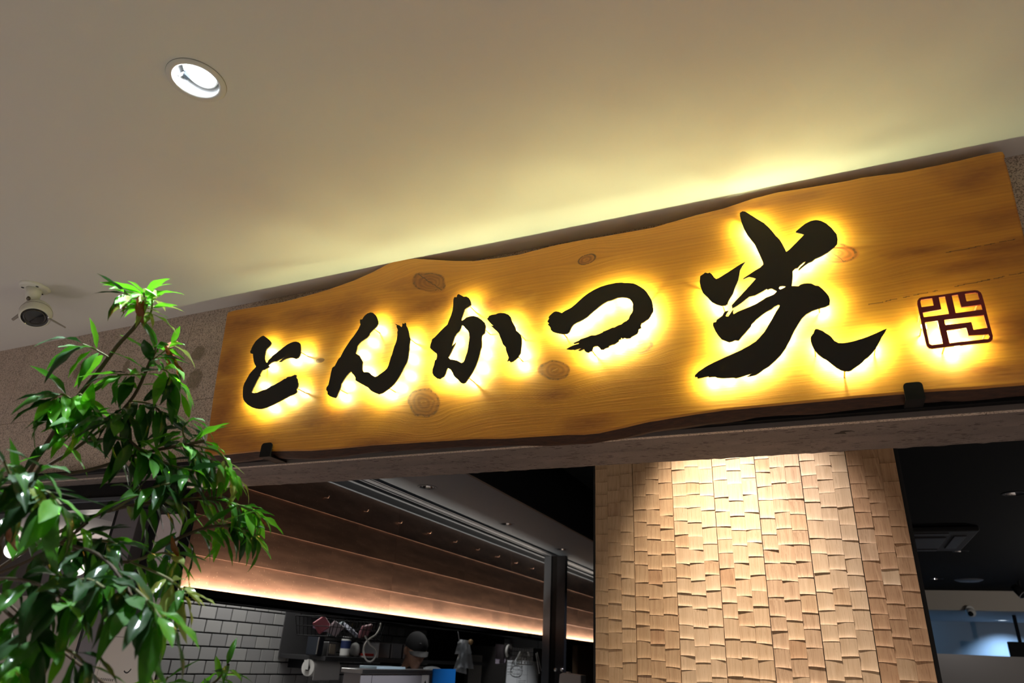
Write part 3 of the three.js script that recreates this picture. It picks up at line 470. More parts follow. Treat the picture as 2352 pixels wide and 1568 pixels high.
// ------------------------------------------------------------------ ceilings behind the lintel
{
  const SX = -1.714, SOF = 0.88, UP = 1.28, RC = 0.9;
  const sofLamps = [[-2.085, -3.435], [-2.10, -4.613], [-2.11, -5.815], [-2.11, -7.0]];
  structure('ceiling_lowered', metric(slab(-2.262, SX, -9.0, LZ, Y(SOF), 0.1, sofLamps.map(([x, z]) => [x, z, 0.048])), 1), M.greySoffit, 'lowered grey ceiling strip inside the shop');
  structure('ceiling_drop', box(SX, SX + 0.02, Y(SOF), Y(UP), -9.0, LZ), M.blackPaint, 'black upright face beside the lowered ceiling');
  structure('ceiling_passage', slab(SX + 0.02, 0.284, -9.0, LZ, Y(UP), 0.1, [[-0.40, -2.37, 0.031], [-0.20, -2.40, 0.031]]), std(lin(0.05, 0.052, 0.058), 0.8), 'dark ceiling of the passage');
  structure('wall_passage_end', box(SX - 1, PX(0), 0, Y(UP), -9.1, -9.0), M.blackPaint);
  for (const [x, z, label] of [[-1.0, -3.6, 'passage downlight between the carved wall and the counter'], [-1.0, -4.9, 'passage downlight before the sliding door'], [-1.0, -6.3, 'added passage downlight beside the sliding door']]) {  // out of view; the last one is added to light the order board
    const d = thing('passage_downlight', V(x, Y(UP), z), label, 'downlight');
    part('trim_ring', lathe([[0.040, 0.002], [0.040, -0.004], [0.050, -0.003], [0.052, 0], [0.040, 0.0005]], V(x, Y(UP), z), V(0, 1, 0), 28), M.blackSteel, d);
    part('lens_disc', lathe([[0, -0.001], [0.040, -0.002]], V(x, Y(UP), z), V(0, 1, 0), 24), glow(1, 0.95, 0.95, 4), d);
    const l = new THREE.SpotLight(lin(0.95, 0.95, 1.0), 8, 0, 0.36, 0.6, 2); l.position.set(0, -0.015, 0); l.target.position.set(-0.84, -1, 0); l.castShadow = true; d.add(l, l.target);
  }
  // sliding-door tracks: channel with four rails
  const tr = structure('door_track', box(-2.62, -2.262, Y(SOF) + 0.05, Y(SOF) + 0.10, -9.0, LZ), M.blackPaint, 'black ceiling track with thin rails');
  for (const [a, b] of [[-2.618, -2.596], [-2.478, -2.452], [-2.400, -2.388], [-2.372, -2.330], [-2.318, -2.308]]) part('rail', box(a, b, Y(SOF), Y(SOF) + 0.05, -9.0, LZ), M.alu, tr);
  sofLamps.forEach(([x, z], i) => {
    const d = thing('small_downlight', V(x, Y(SOF), z), ['first', 'second', 'third', 'fourth'][i] + ' unlit chrome downlight behind the lintel in the lowered grey ceiling', 'downlight', 'downlights in the lowered grey ceiling');
    part('trim_ring', lathe([[0.044, 0.004], [0.044, -0.002], [0.056, -0.002], [0.058, 0], [0.044, 0.0005]], V(x, Y(SOF), z), V(0, 1, 0), 32), M.greySoffit, d);
    part('reflector', lathe([[0.044, 0.0], [0.042, 0.012], [0.034, 0.034], [0.018, 0.046], [0.0, 0.048]], V(x, Y(SOF), z), V(0, 1, 0), 9), M.chrome, d);
  });
  // the dark dining room on the right
  const rl = [[0.933, -4.267], [0.935, -6.25], [0.957, -8.04]];
  structure('ceiling_dining', slab(0.284, 5, -9.1, LZ, Y(RC), 0.1, rl.map(([x, z]) => [x, z, 0.046])), M.darkCeiling, 'black ceiling of the dining room');
  structure('wall_dining_side', box(0.262, 0.284, 0, Y(UP) + 0.1, -9.1, Z0()), M.blackPaint);
  rl.forEach(([x, z], i) => {
    const d = thing('dining_downlight', V(x, Y(RC), z), ['first', 'second', 'third'][i] + ' dim bluish downlight behind the lintel in the black ceiling', 'downlight', 'downlights in the black ceiling');
    part('trim_ring', lathe([[0.043, 0.004], [0.043, -0.003], [0.056, -0.002], [0.058, 0], [0.043, 0.0005]], V(x, Y(RC), z), V(0, 1, 0), 32), M.blackSteel, d);
    part('reflector', lathe([[0.043, 0.0], [0.041, 0.010], [0.034, 0.026], [0, 0.03]], V(x, Y(RC), z), V(0, 1, 0), 20), M.chrome, d);
    part('lens_disc', lathe([[0, 0.020], [0.034, 0.022]], V(x, Y(RC), z), V(0, 1, 0), 20), glow(0.45, 0.68, 1.0, 0.7), d);
    const l = new THREE.SpotLight(lin(0.92, 0.93, 1.0), 1.5, 0, 1.35, 0.5, 2); l.position.set(0, -0.03, 0); l.target.position.set(0, -1, 0); l.castShadow = true; d.add(l, l.target);
  });
  // ceiling cassette of the air conditioner
  {
    const x0 = 0.30, x1 = 0.90, z0 = -6.0, z1 = -5.16, y = Y(RC) - 0.001;
    const ac = thing('air_conditioner', V((x0 + x1) / 2, y, (z0 + z1) / 2), 'dark square air conditioner cassette on the black ceiling', 'air conditioner');
    const dk = std(lin(0.02, 0.02, 0.023), 0.7), gr = std(lin(0.06, 0.06, 0.068), 0.6);
    part('panel', box(x0, x1, y - 0.035, y, z0, z1, 0.01), dk, ac);
    part('centre_grille', box(x0 + 0.16, x1 - 0.16, y - 0.045, y - 0.033, z0 + 0.2, z1 - 0.2, 0.004), gr, ac);
    for (const [a, b, c, d2] of [[x0 + 0.16, x1 - 0.16, z0 + 0.05, z0 + 0.12], [x0 + 0.16, x1 - 0.16, z1 - 0.12, z1 - 0.05], [x0 + 0.05, x0 + 0.12, z0 + 0.16, z1 - 0.16], [x1 - 0.12, x1 - 0.05, z0 + 0.16, z1 - 0.16]]) part('louvre', box(a, b, y - 0.042, y - 0.033, c, d2, 0.003), gr, ac);
  }
  const pd = thing('added_pendant_lamp', V(2.3, Y(RC), -6.8), 'added pendant lamp outside the view lighting the beige bulkhead', 'lamp');  // unseen pendant added to brighten the bulkhead and partition
  part('cord', cyl(V(2.3, Y(0.42), -6.8), V(2.3, Y(RC), -6.8), 0.003, 0.003, 6), M.blackSteel, pd);
  part('globe_shade', sphere(V(2.3, Y(0.33), -6.8), 0.1, 24), glow(1, 0.92, 0.82, 2), pd);
  const pl = new THREE.PointLight(lin(1, 0.93, 0.86), 1.8, 0, 2); pl.position.set(0, 0.33 - RC, 0); pl.castShadow = true; pd.add(pl);
  // round vent and spotlight farther back
  const v = at(2225, 1331, 1, RC); const vent = thing('ceiling_vent', v.clone(), 'flat round vent in the black ceiling before the beige bulkhead', 'vent');
  part('disc', lathe([[0, -0.018], [0.09, -0.016], [0.12, -0.004], [0.12, 0]], v, V(0, 1, 0), 32), std(lin(0.07, 0.07, 0.08), 0.5), vent);
  const sp = at(2340, 1334, 1, RC); const spot = thing('ceiling_spotlight', V(sp.x, Y(RC), sp.z), 'small black spotlight with a shiny rim under the black ceiling', 'spotlight');
  part('mount', cyl(V(sp.x, Y(RC) - 0.05, sp.z), V(sp.x, Y(RC), sp.z), 0.012), M.blackSteel, spot);
  part('head', lathe([[0, 0], [0.035, 0], [0.045, 0.10], [0.0, 0.10]], V(sp.x - 0.05, Y(RC) - 0.05, sp.z), V(0.5, -0.7, 0.4), 24), M.blackSteel, spot);
  part('rim', lathe([[0.034, 0.1], [0.045, 0.1], [0.045, 0.106], [0.034, 0.104]], V(sp.x - 0.05, Y(RC) - 0.05, sp.z), V(0.5, -0.7, 0.4), 24), M.chrome, spot);
  // beige bulkhead, bluish niche behind it, low partition
  structure('wall_bulkhead', box(0.34, 5, Y(0.7), Y(RC) + 0.1, -9.25, -9.1), std(lin(0.55, 0.50, 0.43), 0.85), 'beige bulkhead at the end of the dining room');
  const niche = [1.52, -10.45];
  structure('ceiling_niche', slab(0.34, 5, -11.2, -9.25, Y(0.7), 0.1, [[niche[0] + 0.32, niche[1], 0.06]]), std(lin(0.5, 0.52, 0.55), 0.8), 'pale niche ceiling');
  structure('wall_niche', box(0.34, 5, 0, Y(0.7), -10.95, -10.85), std(lin(0.45, 0.45, 0.45), 0.7), 'pale wall at the back of the niche');
  structure('wall_partition', box(0.34, 5, 0, Y(0.245), -8.5, -8.4), std(lin(0.13, 0.115, 0.10), 0.8), 'low brown partition');
  const nl = at(2293, 1424, 1, 0.7); nl.y = Y(0.7);
  const nd = thing('niche_downlight', V(niche[0] + 0.32, Y(0.7), niche[1]), 'bright bluish downlight in the pale niche ceiling', 'downlight');
  part('trim_ring', lathe([[0.055, 0.004], [0.055, -0.003], [0.070, -0.002], [0.071, 0], [0.055, 0.0005]], nd.position.clone(), V(0, 1, 0), 32), M.white, nd);
  part('lens_disc', lathe([[0, 0.0], [0.055, 0.002]], nd.position.clone(), V(0, 1, 0), 24), glow(0.75, 0.88, 1.0, 3), nd);
  const s = new THREE.SpotLight(lin(0.34, 0.60, 1.0), 4.5, 0, 1.0, 0.9, 2); s.position.set(0, -0.02, 0); s.target.position.set(0.05, -1, -0.35); s.castShadow = true; nd.add(s, s.target);
  // cove lamp in the niche: blue light along its left side
  const cove = thing('cove_lamp', V(0.45, Y(0.64), -10.6), 'slim blue cove lamp at the left side of the niche', 'lamp');
  part('lamp_tube', cyl(V(0.42, Y(0.645), -10.75), V(0.42, Y(0.645), -9.4), 0.012), glow(0.25, 0.7, 1.0, 3), cove);
  const cl = new THREE.RectAreaLight(lin(0.09, 0.40, 0.85), 16, 1.3, 0.03); cl.position.set(0.0, 0, 0.5); cl.rotation.set(0, -Math.PI / 2, 0); cove.add(cl);
  // small dome camera under the bulkhead and a screen on a pole
  const dc = at(2228, 1408, 2, -9.1), dome = thing('dome_camera', dc.clone(), 'small white dome camera on the beige bulkhead', 'camera');
  part('mount', cyl(V(dc.x, dc.y + 0.03, -9.1), V(dc.x, dc.y + 0.03, -9.04), 0.04), M.white, dome);
  part('head', sphere(V(dc.x, dc.y, -9.02), 0.045, 20), M.white, dome);
  part('lens', sphere(V(dc.x - 0.01, dc.y - 0.012, -8.99), 0.026, 16), M.blackSteel, dome);
  const mt = at(2330, 1420, 2, -9.6), mb = at(2343, 1474, 2, -9.6), mon = thing('hanging_screen', V(mb.x, mb.y, -9.6), 'black screen hanging from a pole in the niche', 'screen');
  part('pole', cyl(V(mb.x, mb.y, -9.6), V(mb.x, Y(0.7), -9.6), 0.018), M.blackSteel, mon);
  part('panel', box(mb.x - 0.12, mb.x + 0.55, mb.y - 0.24, mb.y, -9.62, -9.56, 0.008), M.blackSteel, mon);
}
function PX(k) { return -0.854 + k; }
function Z0() { return -2.87; }

// ------------------------------------------------------------------ copper fascia over the kitchen counter
const XF = -2.62;
{
  const copperTex = texture(1024, 256, (x, y) => {
    const n = fbm(x / 190, y / 9, 4), m = fbm(x / 70 + 3, y / 2.2, 3), s = hash(x >> 1, y);
    let c = mix([116, 85, 68], [72, 50, 39], n);
    c = mix(c, [72, 44, 34], 0.5 * Math.max(0, m - 0.45));
    if (s > 0.9965) c = mix(c, [210, 170, 140], 0.5);
    if (noise(x / 3, y / 3) > 0.985) c = mix(c, [50, 30, 24], 0.6);
    return c;
  });
  const copper = std(0xffffff, 0.42, { map: copperTex, metalness: 0.55 });
  const wall = structure('wall_fascia', box(XF - 0.10, XF - 0.012, Y(0.165), Y(0.93), -9.0, LZ), M.blackPaint, 'copper-clad fascia above the kitchen counter');
  const rows = [0.214, 0.352, 0.527, 0.703, 0.879], joints = [LZ - 0.02, -3.985, -5.885, -7.79, -8.98];
  rows.slice(0, -1).forEach((y0, r) => joints.slice(0, -1).forEach((z1, k) => {
    const z0 = joints[k + 1], y1 = rows[r + 1], s = new THREE.Shape(), b = 0.009 + rnd(0, 0.001);
    s.moveTo(XF + b - 0.006, y0 - 0.001); s.lineTo(XF + b, y0 - 0.001); s.lineTo(XF, y1 + 0.004); s.lineTo(XF - 0.012, y1 + 0.004); s.lineTo(XF - 0.012, y0 + 0.003);
    const g = new THREE.ExtrudeGeometry(s, { depth: z1 - z0 - 0.0016, bevelEnabled: false }).translate(0, EYE, z0 + 0.0008);
    part('copper_panel', metric(g, 1.0, rnd(0, 3), rnd(0, 3)), copper, wall);
  }));
  for (let k = 0; k < 12; k++) {                                   // small hooks every 40 cm
    const z = -2.79 - 0.3965 * k, y = Y(0.787);
    if (z < -7.9) break;
    part('hook', tube([V(XF + 0.003, y, z), V(XF + 0.030, y - 0.002, z), V(XF + 0.036, y + 0.008, z)], 0.0022, 8, 6), std(lin(0.7, 0.42, 0.3), 0.3, { metalness: 1 }), wall);
  }
  const ch = part('light_channel', [box(XF - 0.10, XF + 0.075, Y(0.165), Y(0.178), -9.0, LZ), box(XF + 0.066, XF + 0.075, Y(0.165), Y(0.208), -9.0, LZ)], M.blackSteel, wall);
  part('led_strip', box(XF + 0.030, XF + 0.042, Y(0.180), Y(0.184), -8.95, LZ - 0.03), glow(1.0, 0.72, 0.46, 6), ch);
  const l = new THREE.RectAreaLight(lin(1.0, 0.86, 0.68), COPPER_NITS, 6.6, 0.012);
  l.position.set(XF + 0.040, Y(0.190), -5.64); l.lookAt(XF - 0.06, Y(0.26), -5.64); ch.add(l);
}
// sliding-door stiles standing in the tracks
{
  const a = at(1251, 1277, 2, -6.2).x, b = at(1267, 1277, 2, -6.2).x, c = at(1280, 1277, 2, -6.2).x, d = at(1299, 1277, 2, -6.2).x;
  const door = thing('sliding_door', V((a + d) / 2, 0, -6.22), 'folded black sliding door stiles standing in the ceiling track', 'door');
  part('stile', box(a, b, 0.002, Y(0.879), -6.26, -6.2, 0.002), M.alu, door);
  part('gasket', box(b, c, 0.002, Y(0.879), -6.26, -6.215), M.blackSteel, door);
  part('stile', box(c, d, 0.002, Y(0.879), -6.26, -6.2, 0.002), M.darkAlu, door);
  for (const px of [1277, 1291.5]) { const p = at(px, 1538, 2, -6.2); part('knob', sphere(V(p.x, p.y, -6.19), 0.017, 16).scale(1, 1, 1), phys(lin(0.9, 0.9, 0.92), 0.15, { metalness: 1 }), door).userData.label = 'polished white knob'; }
}
// ------------------------------------------------------------------ the kitchen behind it
{
  const TX = -3.7, dark = std(lin(0.05, 0.05, 0.052), 0.7);
  structure('ceiling_kitchen', box(-3.76, XF - 0.10, Y(0.90), Y(0.98), -7.6, LZ), dark);
  structure('wall_kitchen_rear', box(-3.76, XF - 0.1, 0, Y(0.9), -7.6, -7.5), std(lin(0.06, 0.06, 0.062), 0.5, { metalness: 0.4 }), 'dark steel wall at the back of the kitchen');
  const wall = structure('wall_tiled', box(-3.76, TX, 0, Y(0.9), -7.5, -2.9), std(lin(0.012, 0.012, 0.013), 0.8), 'kitchen wall of pale grey tiles with dark joints');
  const tiles = [0, 1, 2].map((k) => phys(lin(0.46 - 0.04 * k, 0.46 - 0.04 * k, 0.45 - 0.035 * k), 0.28, { clearcoat: 0.3, clearcoatRoughness: 0.15 }));
  const tg = new RoundedBoxGeometry(0.008, 0.0705, 0.1275, 1, 0.002);
  for (let r = 0; r < 9; r++) for (let k = 0; k < 25; k++) {
    const z = -3.0 - 0.137 * k - (r % 2 ? 0.0685 : 0), y = Y(-0.31) + r * 0.0795;
    if (z < -6.4) continue;
    const m = part('tile', tg, tiles[Math.floor(rnd(0, 3))], wall); m.position.set(TX + 0.004, y, z);
  }
  // stainless panel and black extractor hood
  const sp = thing('splashback', V(TX + 0.014, 0, -4.42), 'brushed steel splash panel on the tiled wall under the hood', 'panel');
  part('sheet', box(TX + 0.010, TX + 0.016, Y(-0.08), Y(0.30), -4.75, -4.27), std(lin(0.16, 0.16, 0.165), 0.45, { metalness: 0.6 }), sp);
  const hd = thing('extractor_hood', V(-3.3, Y(0.17), -5.5), 'black extractor hood with sloping sides above the stove', 'extractor hood');
  {
    const s = new THREE.Shape([[-4.62, 0.20], [-4.35, 0.36], [-4.35, 0.88], [-6.9, 0.88], [-6.9, 0.30], [-6.75, 0.20]].map(([z, y]) => new THREE.Vector2(-z, y)));
    part('canopy', new THREE.ExtrudeGeometry(s, { depth: 0.5, bevelEnabled: false }).rotateY(Math.PI / 2).translate(TX + 0.018, EYE, 0), std(lin(0.03, 0.03, 0.032), 0.35, { metalness: 0.6 }), hd);
    part('lip', box(TX + 0.50, TX + 0.53, Y(0.33), Y(0.36), -6.9, -4.36, 0.004), M.steel, hd);
  }
  const kp = thing('kitchen_lamp', V(-3.36, Y(0.9), -3.6), 'slim kitchen ceiling lamp before the hood', 'lamp');
  part('housing', box(-3.51, -3.21, Y(0.875), Y(0.9), -4.1, -3.1, 0.004), M.white, kp);
  part('diffuser_lamp', box(-3.49, -3.23, Y(0.868), Y(0.874), -4.08, -3.12), glow(1, 0.97, 0.92, 1.2), kp);
  const kl = new THREE.RectAreaLight(lin(1, 0.97, 0.92), KITCHEN_NITS, 0.26, 0.96); kl.position.set(0, -0.036, 0); kl.rotation.set(-Math.PI / 2, 0, 0); kp.add(kl);

  const kp2 = thing('kitchen_lamp', V(-2.98, Y(0.9), -5.4), 'added slim kitchen ceiling lamp between the hood and the fascia', 'lamp');  // second lamp, added to brighten the cook
  part('housing', box(-3.08, -2.88, Y(0.875), Y(0.9), -6.2, -4.6, 0.004), M.white, kp2);
  part('diffuser_lamp', box(-3.06, -2.90, Y(0.868), Y(0.874), -6.18, -4.62), glow(1, 0.97, 0.92, 1.2), kp2);
  const kl2 = new THREE.RectAreaLight(lin(1, 0.97, 0.92), KITCHEN_NITS * 0.6, 0.16, 1.56); kl2.position.set(0, -0.036, 0); kl2.rotation.set(-Math.PI / 2, 0, 0); kp2.add(kl2);

  // counter between the kitchen and the passage
  const cnt = thing('service_counter', V(-2.66, 0, -4.3), 'dark service counter below the copper fascia', 'counter');
  part('body', box(-2.84, -2.42, 0, Y(-0.74), -6.0, -2.5, 0.004), M.darkAlu, cnt);
  part('worktop', box(-2.86, -2.40, Y(-0.74), Y(-0.70), -6.02, -2.48, 0.004), M.steel, cnt);
  const back = thing('stove_bench', V(-3.45, 0, -5.1), 'steel work bench along the tiled wall', 'bench');
  part('body', box(TX + 0.02, -3.38, 0.002, Y(-0.74), -6.9, -3.1, 0.004), M.steel, back);

  // refrigerated case on the counter
  {
    const p0 = at(830, 1531, 0, -2.45), p1 = at(1042, 1543, 0, -2.45), z1 = p0.z, z0 = p1.z, zc = at(985, 1541, 0, -2.45).z, top = Y(-0.098);
    const c = thing('display_case', V(-2.51, Y(-0.70), (z0 + z1) / 2), 'grey refrigerated counter case with a steel lid', 'case');
    const lav = std(lin(0.36, 0.345, 0.37), 0.5);
    part('body', box(-2.57, -2.452, Y(-0.70), top - 0.024, z0 + 0.01, z1 - 0.01, 0.004), lav, c);
    part('lid', box(-2.585, -2.44, top - 0.024, top, z0, z1, 0.004), M.steel, c);
    part('door_seam', box(-2.452, -2.4505, Y(-0.68), top - 0.03, z1 - 0.12, z1 - 0.118), M.blackSteel, c);
    const st = part('maker_sticker', box(-2.4515, -2.4498, Y(-0.24), top - 0.03, zc - 0.005, zc + 0.08), M.paper, c);
    const tri = new THREE.Shape([[0, 0], [0.05, 0], [0.025, 0.035]].map(([a, b]) => new THREE.Vector2(a, b)));
    part('triangle_mark', new THREE.ExtrudeGeometry(tri, { depth: 0.001, bevelEnabled: false }).rotateY(Math.PI / 2).translate(-2.4498, top - 0.095, zc + 0.06), M.darkAlu, st);
    // blue sales card standing against the case
    const bt = printed(256, 256, (g, w, h) => { g.fillStyle = '#0a6fc4'; g.fillRect(0, 0, w, h); g.fillStyle = '#0b1f3c'; g.fillRect(96, 60, 84, 196); g.fillStyle = '#9fc0e0'; for (let i = 0; i < 7; i++) g.fillRect(110 + i * 8, 118, 5, 12); });
    const cd = thing('blue_card', V(-2.43, Y(-0.70), (zc + z0) / 2 - 0.01), 'bright blue card with a dark printed panel leaning on the grey case', 'card');
    const gg = new THREE.BoxGeometry(0.0035, 0.61, z1 * 0 + Math.abs(zc - z0) - 0.03);
    part('board', gg.clone().rotateZ(0.01).translate(-2.432, Y(-0.395), (zc + z0) / 2 - 0.01), std(lin(0.005, 0.16, 0.55), 0.5), cd);
    const fp = new THREE.PlaneGeometry(Math.abs(zc - z0) - 0.034, 0.356).rotateY(Math.PI / 2).rotateZ(0.01).translate(-2.4292, Y(-0.27), (zc + z0) / 2 - 0.01);
    part('print', fp, std(0xffffff, 0.5, { map: bt }), cd);
    const sh = thing('acrylic_sheet', V(-2.52, top, -3.7), 'pale bluish clear sheet lying on the case lid', 'sheet');
    const q0 = at(846, 1527, 0, -2.52), q1 = at(912, 1534, 0, -2.52);
    part('sheet', box(-2.58, -2.46, top + 0.0005, top + 0.014, q1.z, q0.z, 0.002), std(lin(0.42, 0.55, 0.62), 0.2), sh);
    const bw = at(992, 1537, 0, -2.515); const bowl = thing('clear_lid', V(-2.515, top, bw.z), 'small clear plastic lid on the case beside the blue card', 'lid');
    part('dome', lathe([[0.06, 0.0005], [0.058, 0.008], [0.04, 0.016], [0, 0.02]], V(-2.515, top, bw.z), V(0, 1, 0), 28), phys(lin(0.8, 0.85, 0.88), 0.2, { transmission: 0.7, thickness: 0 }), bowl);
  }

  // wall shelf with its things
  const SY = Y(-0.055), S0 = -3.28, S1 = TX + 0.01;
  const shelf = thing('wall_shelf', V(-3.5, SY, -5.6), 'dark steel wall shelf over the tiles', 'shelf');
  part('board', box(S1, S0, SY - 0.03, SY, -6.9, -4.28, 0.003), std(lin(0.09, 0.09, 0.095), 0.4, { metalness: 0.7 }), shelf);
  for (const z of [-4.4, -5.6, -6.7]) part('bracket', box(S1, S1 + 0.2, SY - 0.09, SY - 0.03, z - 0.01, z + 0.01), M.darkAlu, shelf);
  const onShelf = (px) => at(px, 1490, 0, -3.36).z;
  const item = (name, label, cat, px, build) => { const z = onShelf(px), t = thing(name, V(-3.36, SY, z), label, cat); build(t, z); return t; };
  item('knife_case', 'dark plastic case at the near end of the wall shelf', 'case', 722, (t, z) => { part('body', box(-3.42, -3.32, SY + 0.0005, SY + 0.13, z - 0.05, z + 0.02, 0.010), std(lin(0.02, 0.025, 0.035), 0.4), t); part('handle', cyl(V(-3.312, SY + 0.01, z + 0.03), V(-3.312, SY + 0.12, z + 0.024), 0.006), M.chrome, t); });
  item('seasoning_tin', 'small steel tin with a beige label on the shelf', 'tin', 753, (t, z) => { part('body', box(-3.42, -3.32, SY + 0.0005, SY + 0.095, z - 0.05, z + 0.05, 0.006), M.steel, t); part('label', box(-3.321, -3.318, SY + 0.015, SY + 0.08, z - 0.03, z + 0.035), std(lin(0.4, 0.34, 0.26), 0.7), t); });
  item('sauce_jar', 'white jar with a blue label on the shelf', 'jar', 793, (t, z) => { const c = V(-3.36, SY + 0.0005, z); part('body', lathe([[0, 0], [0.034, 0], [0.036, 0.012], [0.036, 0.112], [0.031, 0.122], [0, 0.122]], c, V(0, 1, 0), 28), M.white, t); part('label', lathe([[0.0366, 0.055], [0.0366, 0.108]], c, V(0, 1, 0), 28), std(lin(0.02, 0.035, 0.12), 0.5), t); part('lid', lathe([[0, 0.122], [0.034, 0.122], [0.034, 0.134], [0, 0.136]], c, V(0, 1, 0), 28), M.white, t); });
  item('flour_bag', 'crumpled white bag beside the blue-labelled jar', 'bag', 815, (t, z) => { const g = new THREE.IcosahedronGeometry(0.046, 3); const p = g.attributes.position; for (let i = 0; i < p.count; i++) { const k = 1 + 0.35 * (fbm(p.getX(i) * 22 + 9, p.getY(i) * 22 + p.getZ(i) * 15, 3) - 0.5); p.setXYZ(i, p.getX(i) * k * 0.8, Math.max(-0.043, p.getY(i) * k * (p.getY(i) > 0 ? 1.35 : 1)), p.getZ(i) * k * 0.8); } g.computeVertexNormals(); part('sack', g.translate(-3.36, SY + 0.044, z), M.white, t); });
  item('red_lid_box', 'flat box with a red lid on the shelf', 'box', 829, (t, z) => { part('body', box(-3.34, -3.285, SY + 0.0005, SY + 0.012, z - 0.07, z + 0.04, 0.003), M.paper, t); part('lid', box(-3.342, -3.283, SY + 0.012, SY + 0.03, z - 0.072, z + 0.042, 0.003), std(lin(0.45, 0.03, 0.02), 0.5), t); });
  for (const [px, label] of [[868, 'steel gastro tin on the shelf right of the red lid'], [897, 'steel gastro tin between two others on the shelf'], [925, 'steel gastro tin on the shelf behind the cook']]) item('steel_tin', label, 'tin', px, (t, z) => { part('body', box(-3.46, -3.30, SY + 0.0005, SY + 0.11, z - 0.085, z + 0.075, 0.006), M.steel, t); part('rim', box(-3.465, -3.295, SY + 0.107, SY + 0.114, z - 0.09, z + 0.08, 0.003), M.steel, t); });
  // paper towel roll under the shelf
  { const a = at(708, 1525, 0, -3.4), b = at(768, 1534, 0, -3.4), yc = (a.y + b.y) / 2 - 0.01;
    const t = thing('paper_towel_roll', V(-3.4, SY - 0.03, (a.z + b.z) / 2), 'white paper towel roll on a holder below the shelf', 'paper towel');
    part('roll', lathe([[0.02, 0], [0.053, 0], [0.054, 0.003], [0.054, a.z - b.z - 0.003], [0.053, a.z - b.z], [0.02, a.z - b.z]], V(-3.4, yc, a.z), V(0, 0, -1), 36), std(lin(0.78, 0.77, 0.74), 0.9), t);
    part('sheet_end', box(-3.347, -3.3455, yc - 0.075, yc, b.z + 0.004, a.z - 0.004), std(lin(0.78, 0.77, 0.74), 0.9), t);
    part('spindle', cyl(V(-3.4, yc, a.z + 0.02), V(-3.4, yc, b.z - 0.02), 0.008), M.chrome, t);
    for (const z of [a.z + 0.02, b.z - 0.02]) part('holder_arm', box(-3.42, -3.38, yc - 0.012, SY - 0.03, z - 0.004, z + 0.004), M.white, t); }
  // wire basket under the fascia, full of packets
  { const a = at(726, 1418, 0, -2.92), b = at(850, 1440, 0, -2.92), z1 = a.z, z0 = b.z, xa = -3.08, xb = -2.80, yt = Y(0.172), yb = Y(0.062);
    const t = thing('wire_basket', V((xa + xb) / 2, yb, (z0 + z1) / 2), 'black wire basket hanging under the fascia full of packets', 'basket');
    const wire = [];
    const rect = (y, k) => [[xa + k, z0 + k], [xb - k, z0 + k], [xb - k, z1 - k], [xa + k, z1 - k]].map(([x, z]) => V(x, y, z));
    const loop = (q, r) => q.forEach((p, i) => wire.push(cyl(p, q[(i + 1) % 4], r, r, 5)));
    loop(rect(yt, 0), 0.0035); loop(rect((yt + yb) / 2, 0.010), 0.002); loop(rect(yb, 0.02), 0.0028);
    const nz = 15; for (let i = 0; i <= nz; i++) { const z = z0 + (z1 - z0) * i / nz; for (const [x, xx] of [[xa, xa + 0.02], [xb, xb - 0.02]]) wire.push(cyl(V(x, yt, z), V(xx, yb, Math.min(z1 - 0.02, Math.max(z0 + 0.02, z))), 0.0024, 0.0024, 5)); wire.push(cyl(V(xa + 0.02, yb, z), V(xb - 0.02, yb, z), 0.0015, 0.0015, 5)); }
    part('wires', wire, M.blackSteel, t);
    for (const z of [z0 + 0.05, z1 - 0.05]) for (const x of [xa, xb]) part('hanger', cyl(V(x, yt, z), V(x, Y(x > -2.85 ? 0.166 : 0.9), z), 0.003, 0.003, 6), M.blackSteel, t);
    const packs = [[0.08, 0.05, -2.94, [0.42, 0.10, 0.13], 'small red packet'], [0.21, 0.055, -2.91, [0.40, 0.31, 0.34], 'pink printed packet'], [0.33, 0.06, -2.97, [0.22, 0.28, 0.30], 'grey-blue packet'], [0.42, 0.075, -2.90, [0.30, 0.32, 0.40], 'pale lavender packet'], [0.54, 0.04, -2.85, [0.32, 0.13, 0.15], 'dark pink packet'], [0.24, 0.03, -3.02, [0.40, 0.28, 0.42], 'lilac packet']];
    packs.forEach(([f, h, x, c, l], i) => { const len = z1 - z0, z = z1 - 0.03 - f / 0.62 * (len - 0.12); const p = thing('food_packet', V(x, yb + 0.002, z), l + ' in the wire basket', 'packet');
      const g = new RoundedBoxGeometry(0.10, 0.022, 0.13, 3, 0.010), ps = g.attributes.position; for (let k = 0; k < ps.count; k++) { const n = 0.012 * (noise(ps.getX(k) * 60 + i * 7, ps.getZ(k) * 60) - 0.5); ps.setY(k, ps.getY(k) * 1.2 + n); } g.computeVertexNormals();
      part('pouch', g.rotateZ([-1.0, 0.9, 0.5, -0.6, 1.1, -0.3][i]).rotateX([0.5, -0.3, 0.7, -0.35, 0.2, 0.1][i]).scale(0.85, 0.8, 0.85).translate(x, yb + (i ? 0.050 : 0.066), z), std(lin(...c), 0.35), p); });
    const cp = deep; // white cable with a tag
    const cab = thing('white_cable', at(876, 1424, 0, -2.80), 'white cable looping down from the fascia', 'cable');
    part('cord', tube([[876, 1424], [872, 1442], [864, 1456], [850, 1466], [840, 1476], [835, 1492], [838, 1510], [847, 1519], [857, 1515], [865, 1502], [863, 1490], [850, 1480], [843, 1468], [838, 1460]].map(([x, y], i) => at(x, y, 0, -2.78 - 0.004 * (i % 3))), 0.0055, 80, 8), std(lin(0.55, 0.53, 0.48), 0.5), cab); }
  // clear plastic bags, notes and the utensils under the fascia
  const hang = (name, label, cat, px, py, x) => thing(name, at(px, py, 0, x), label, cat);
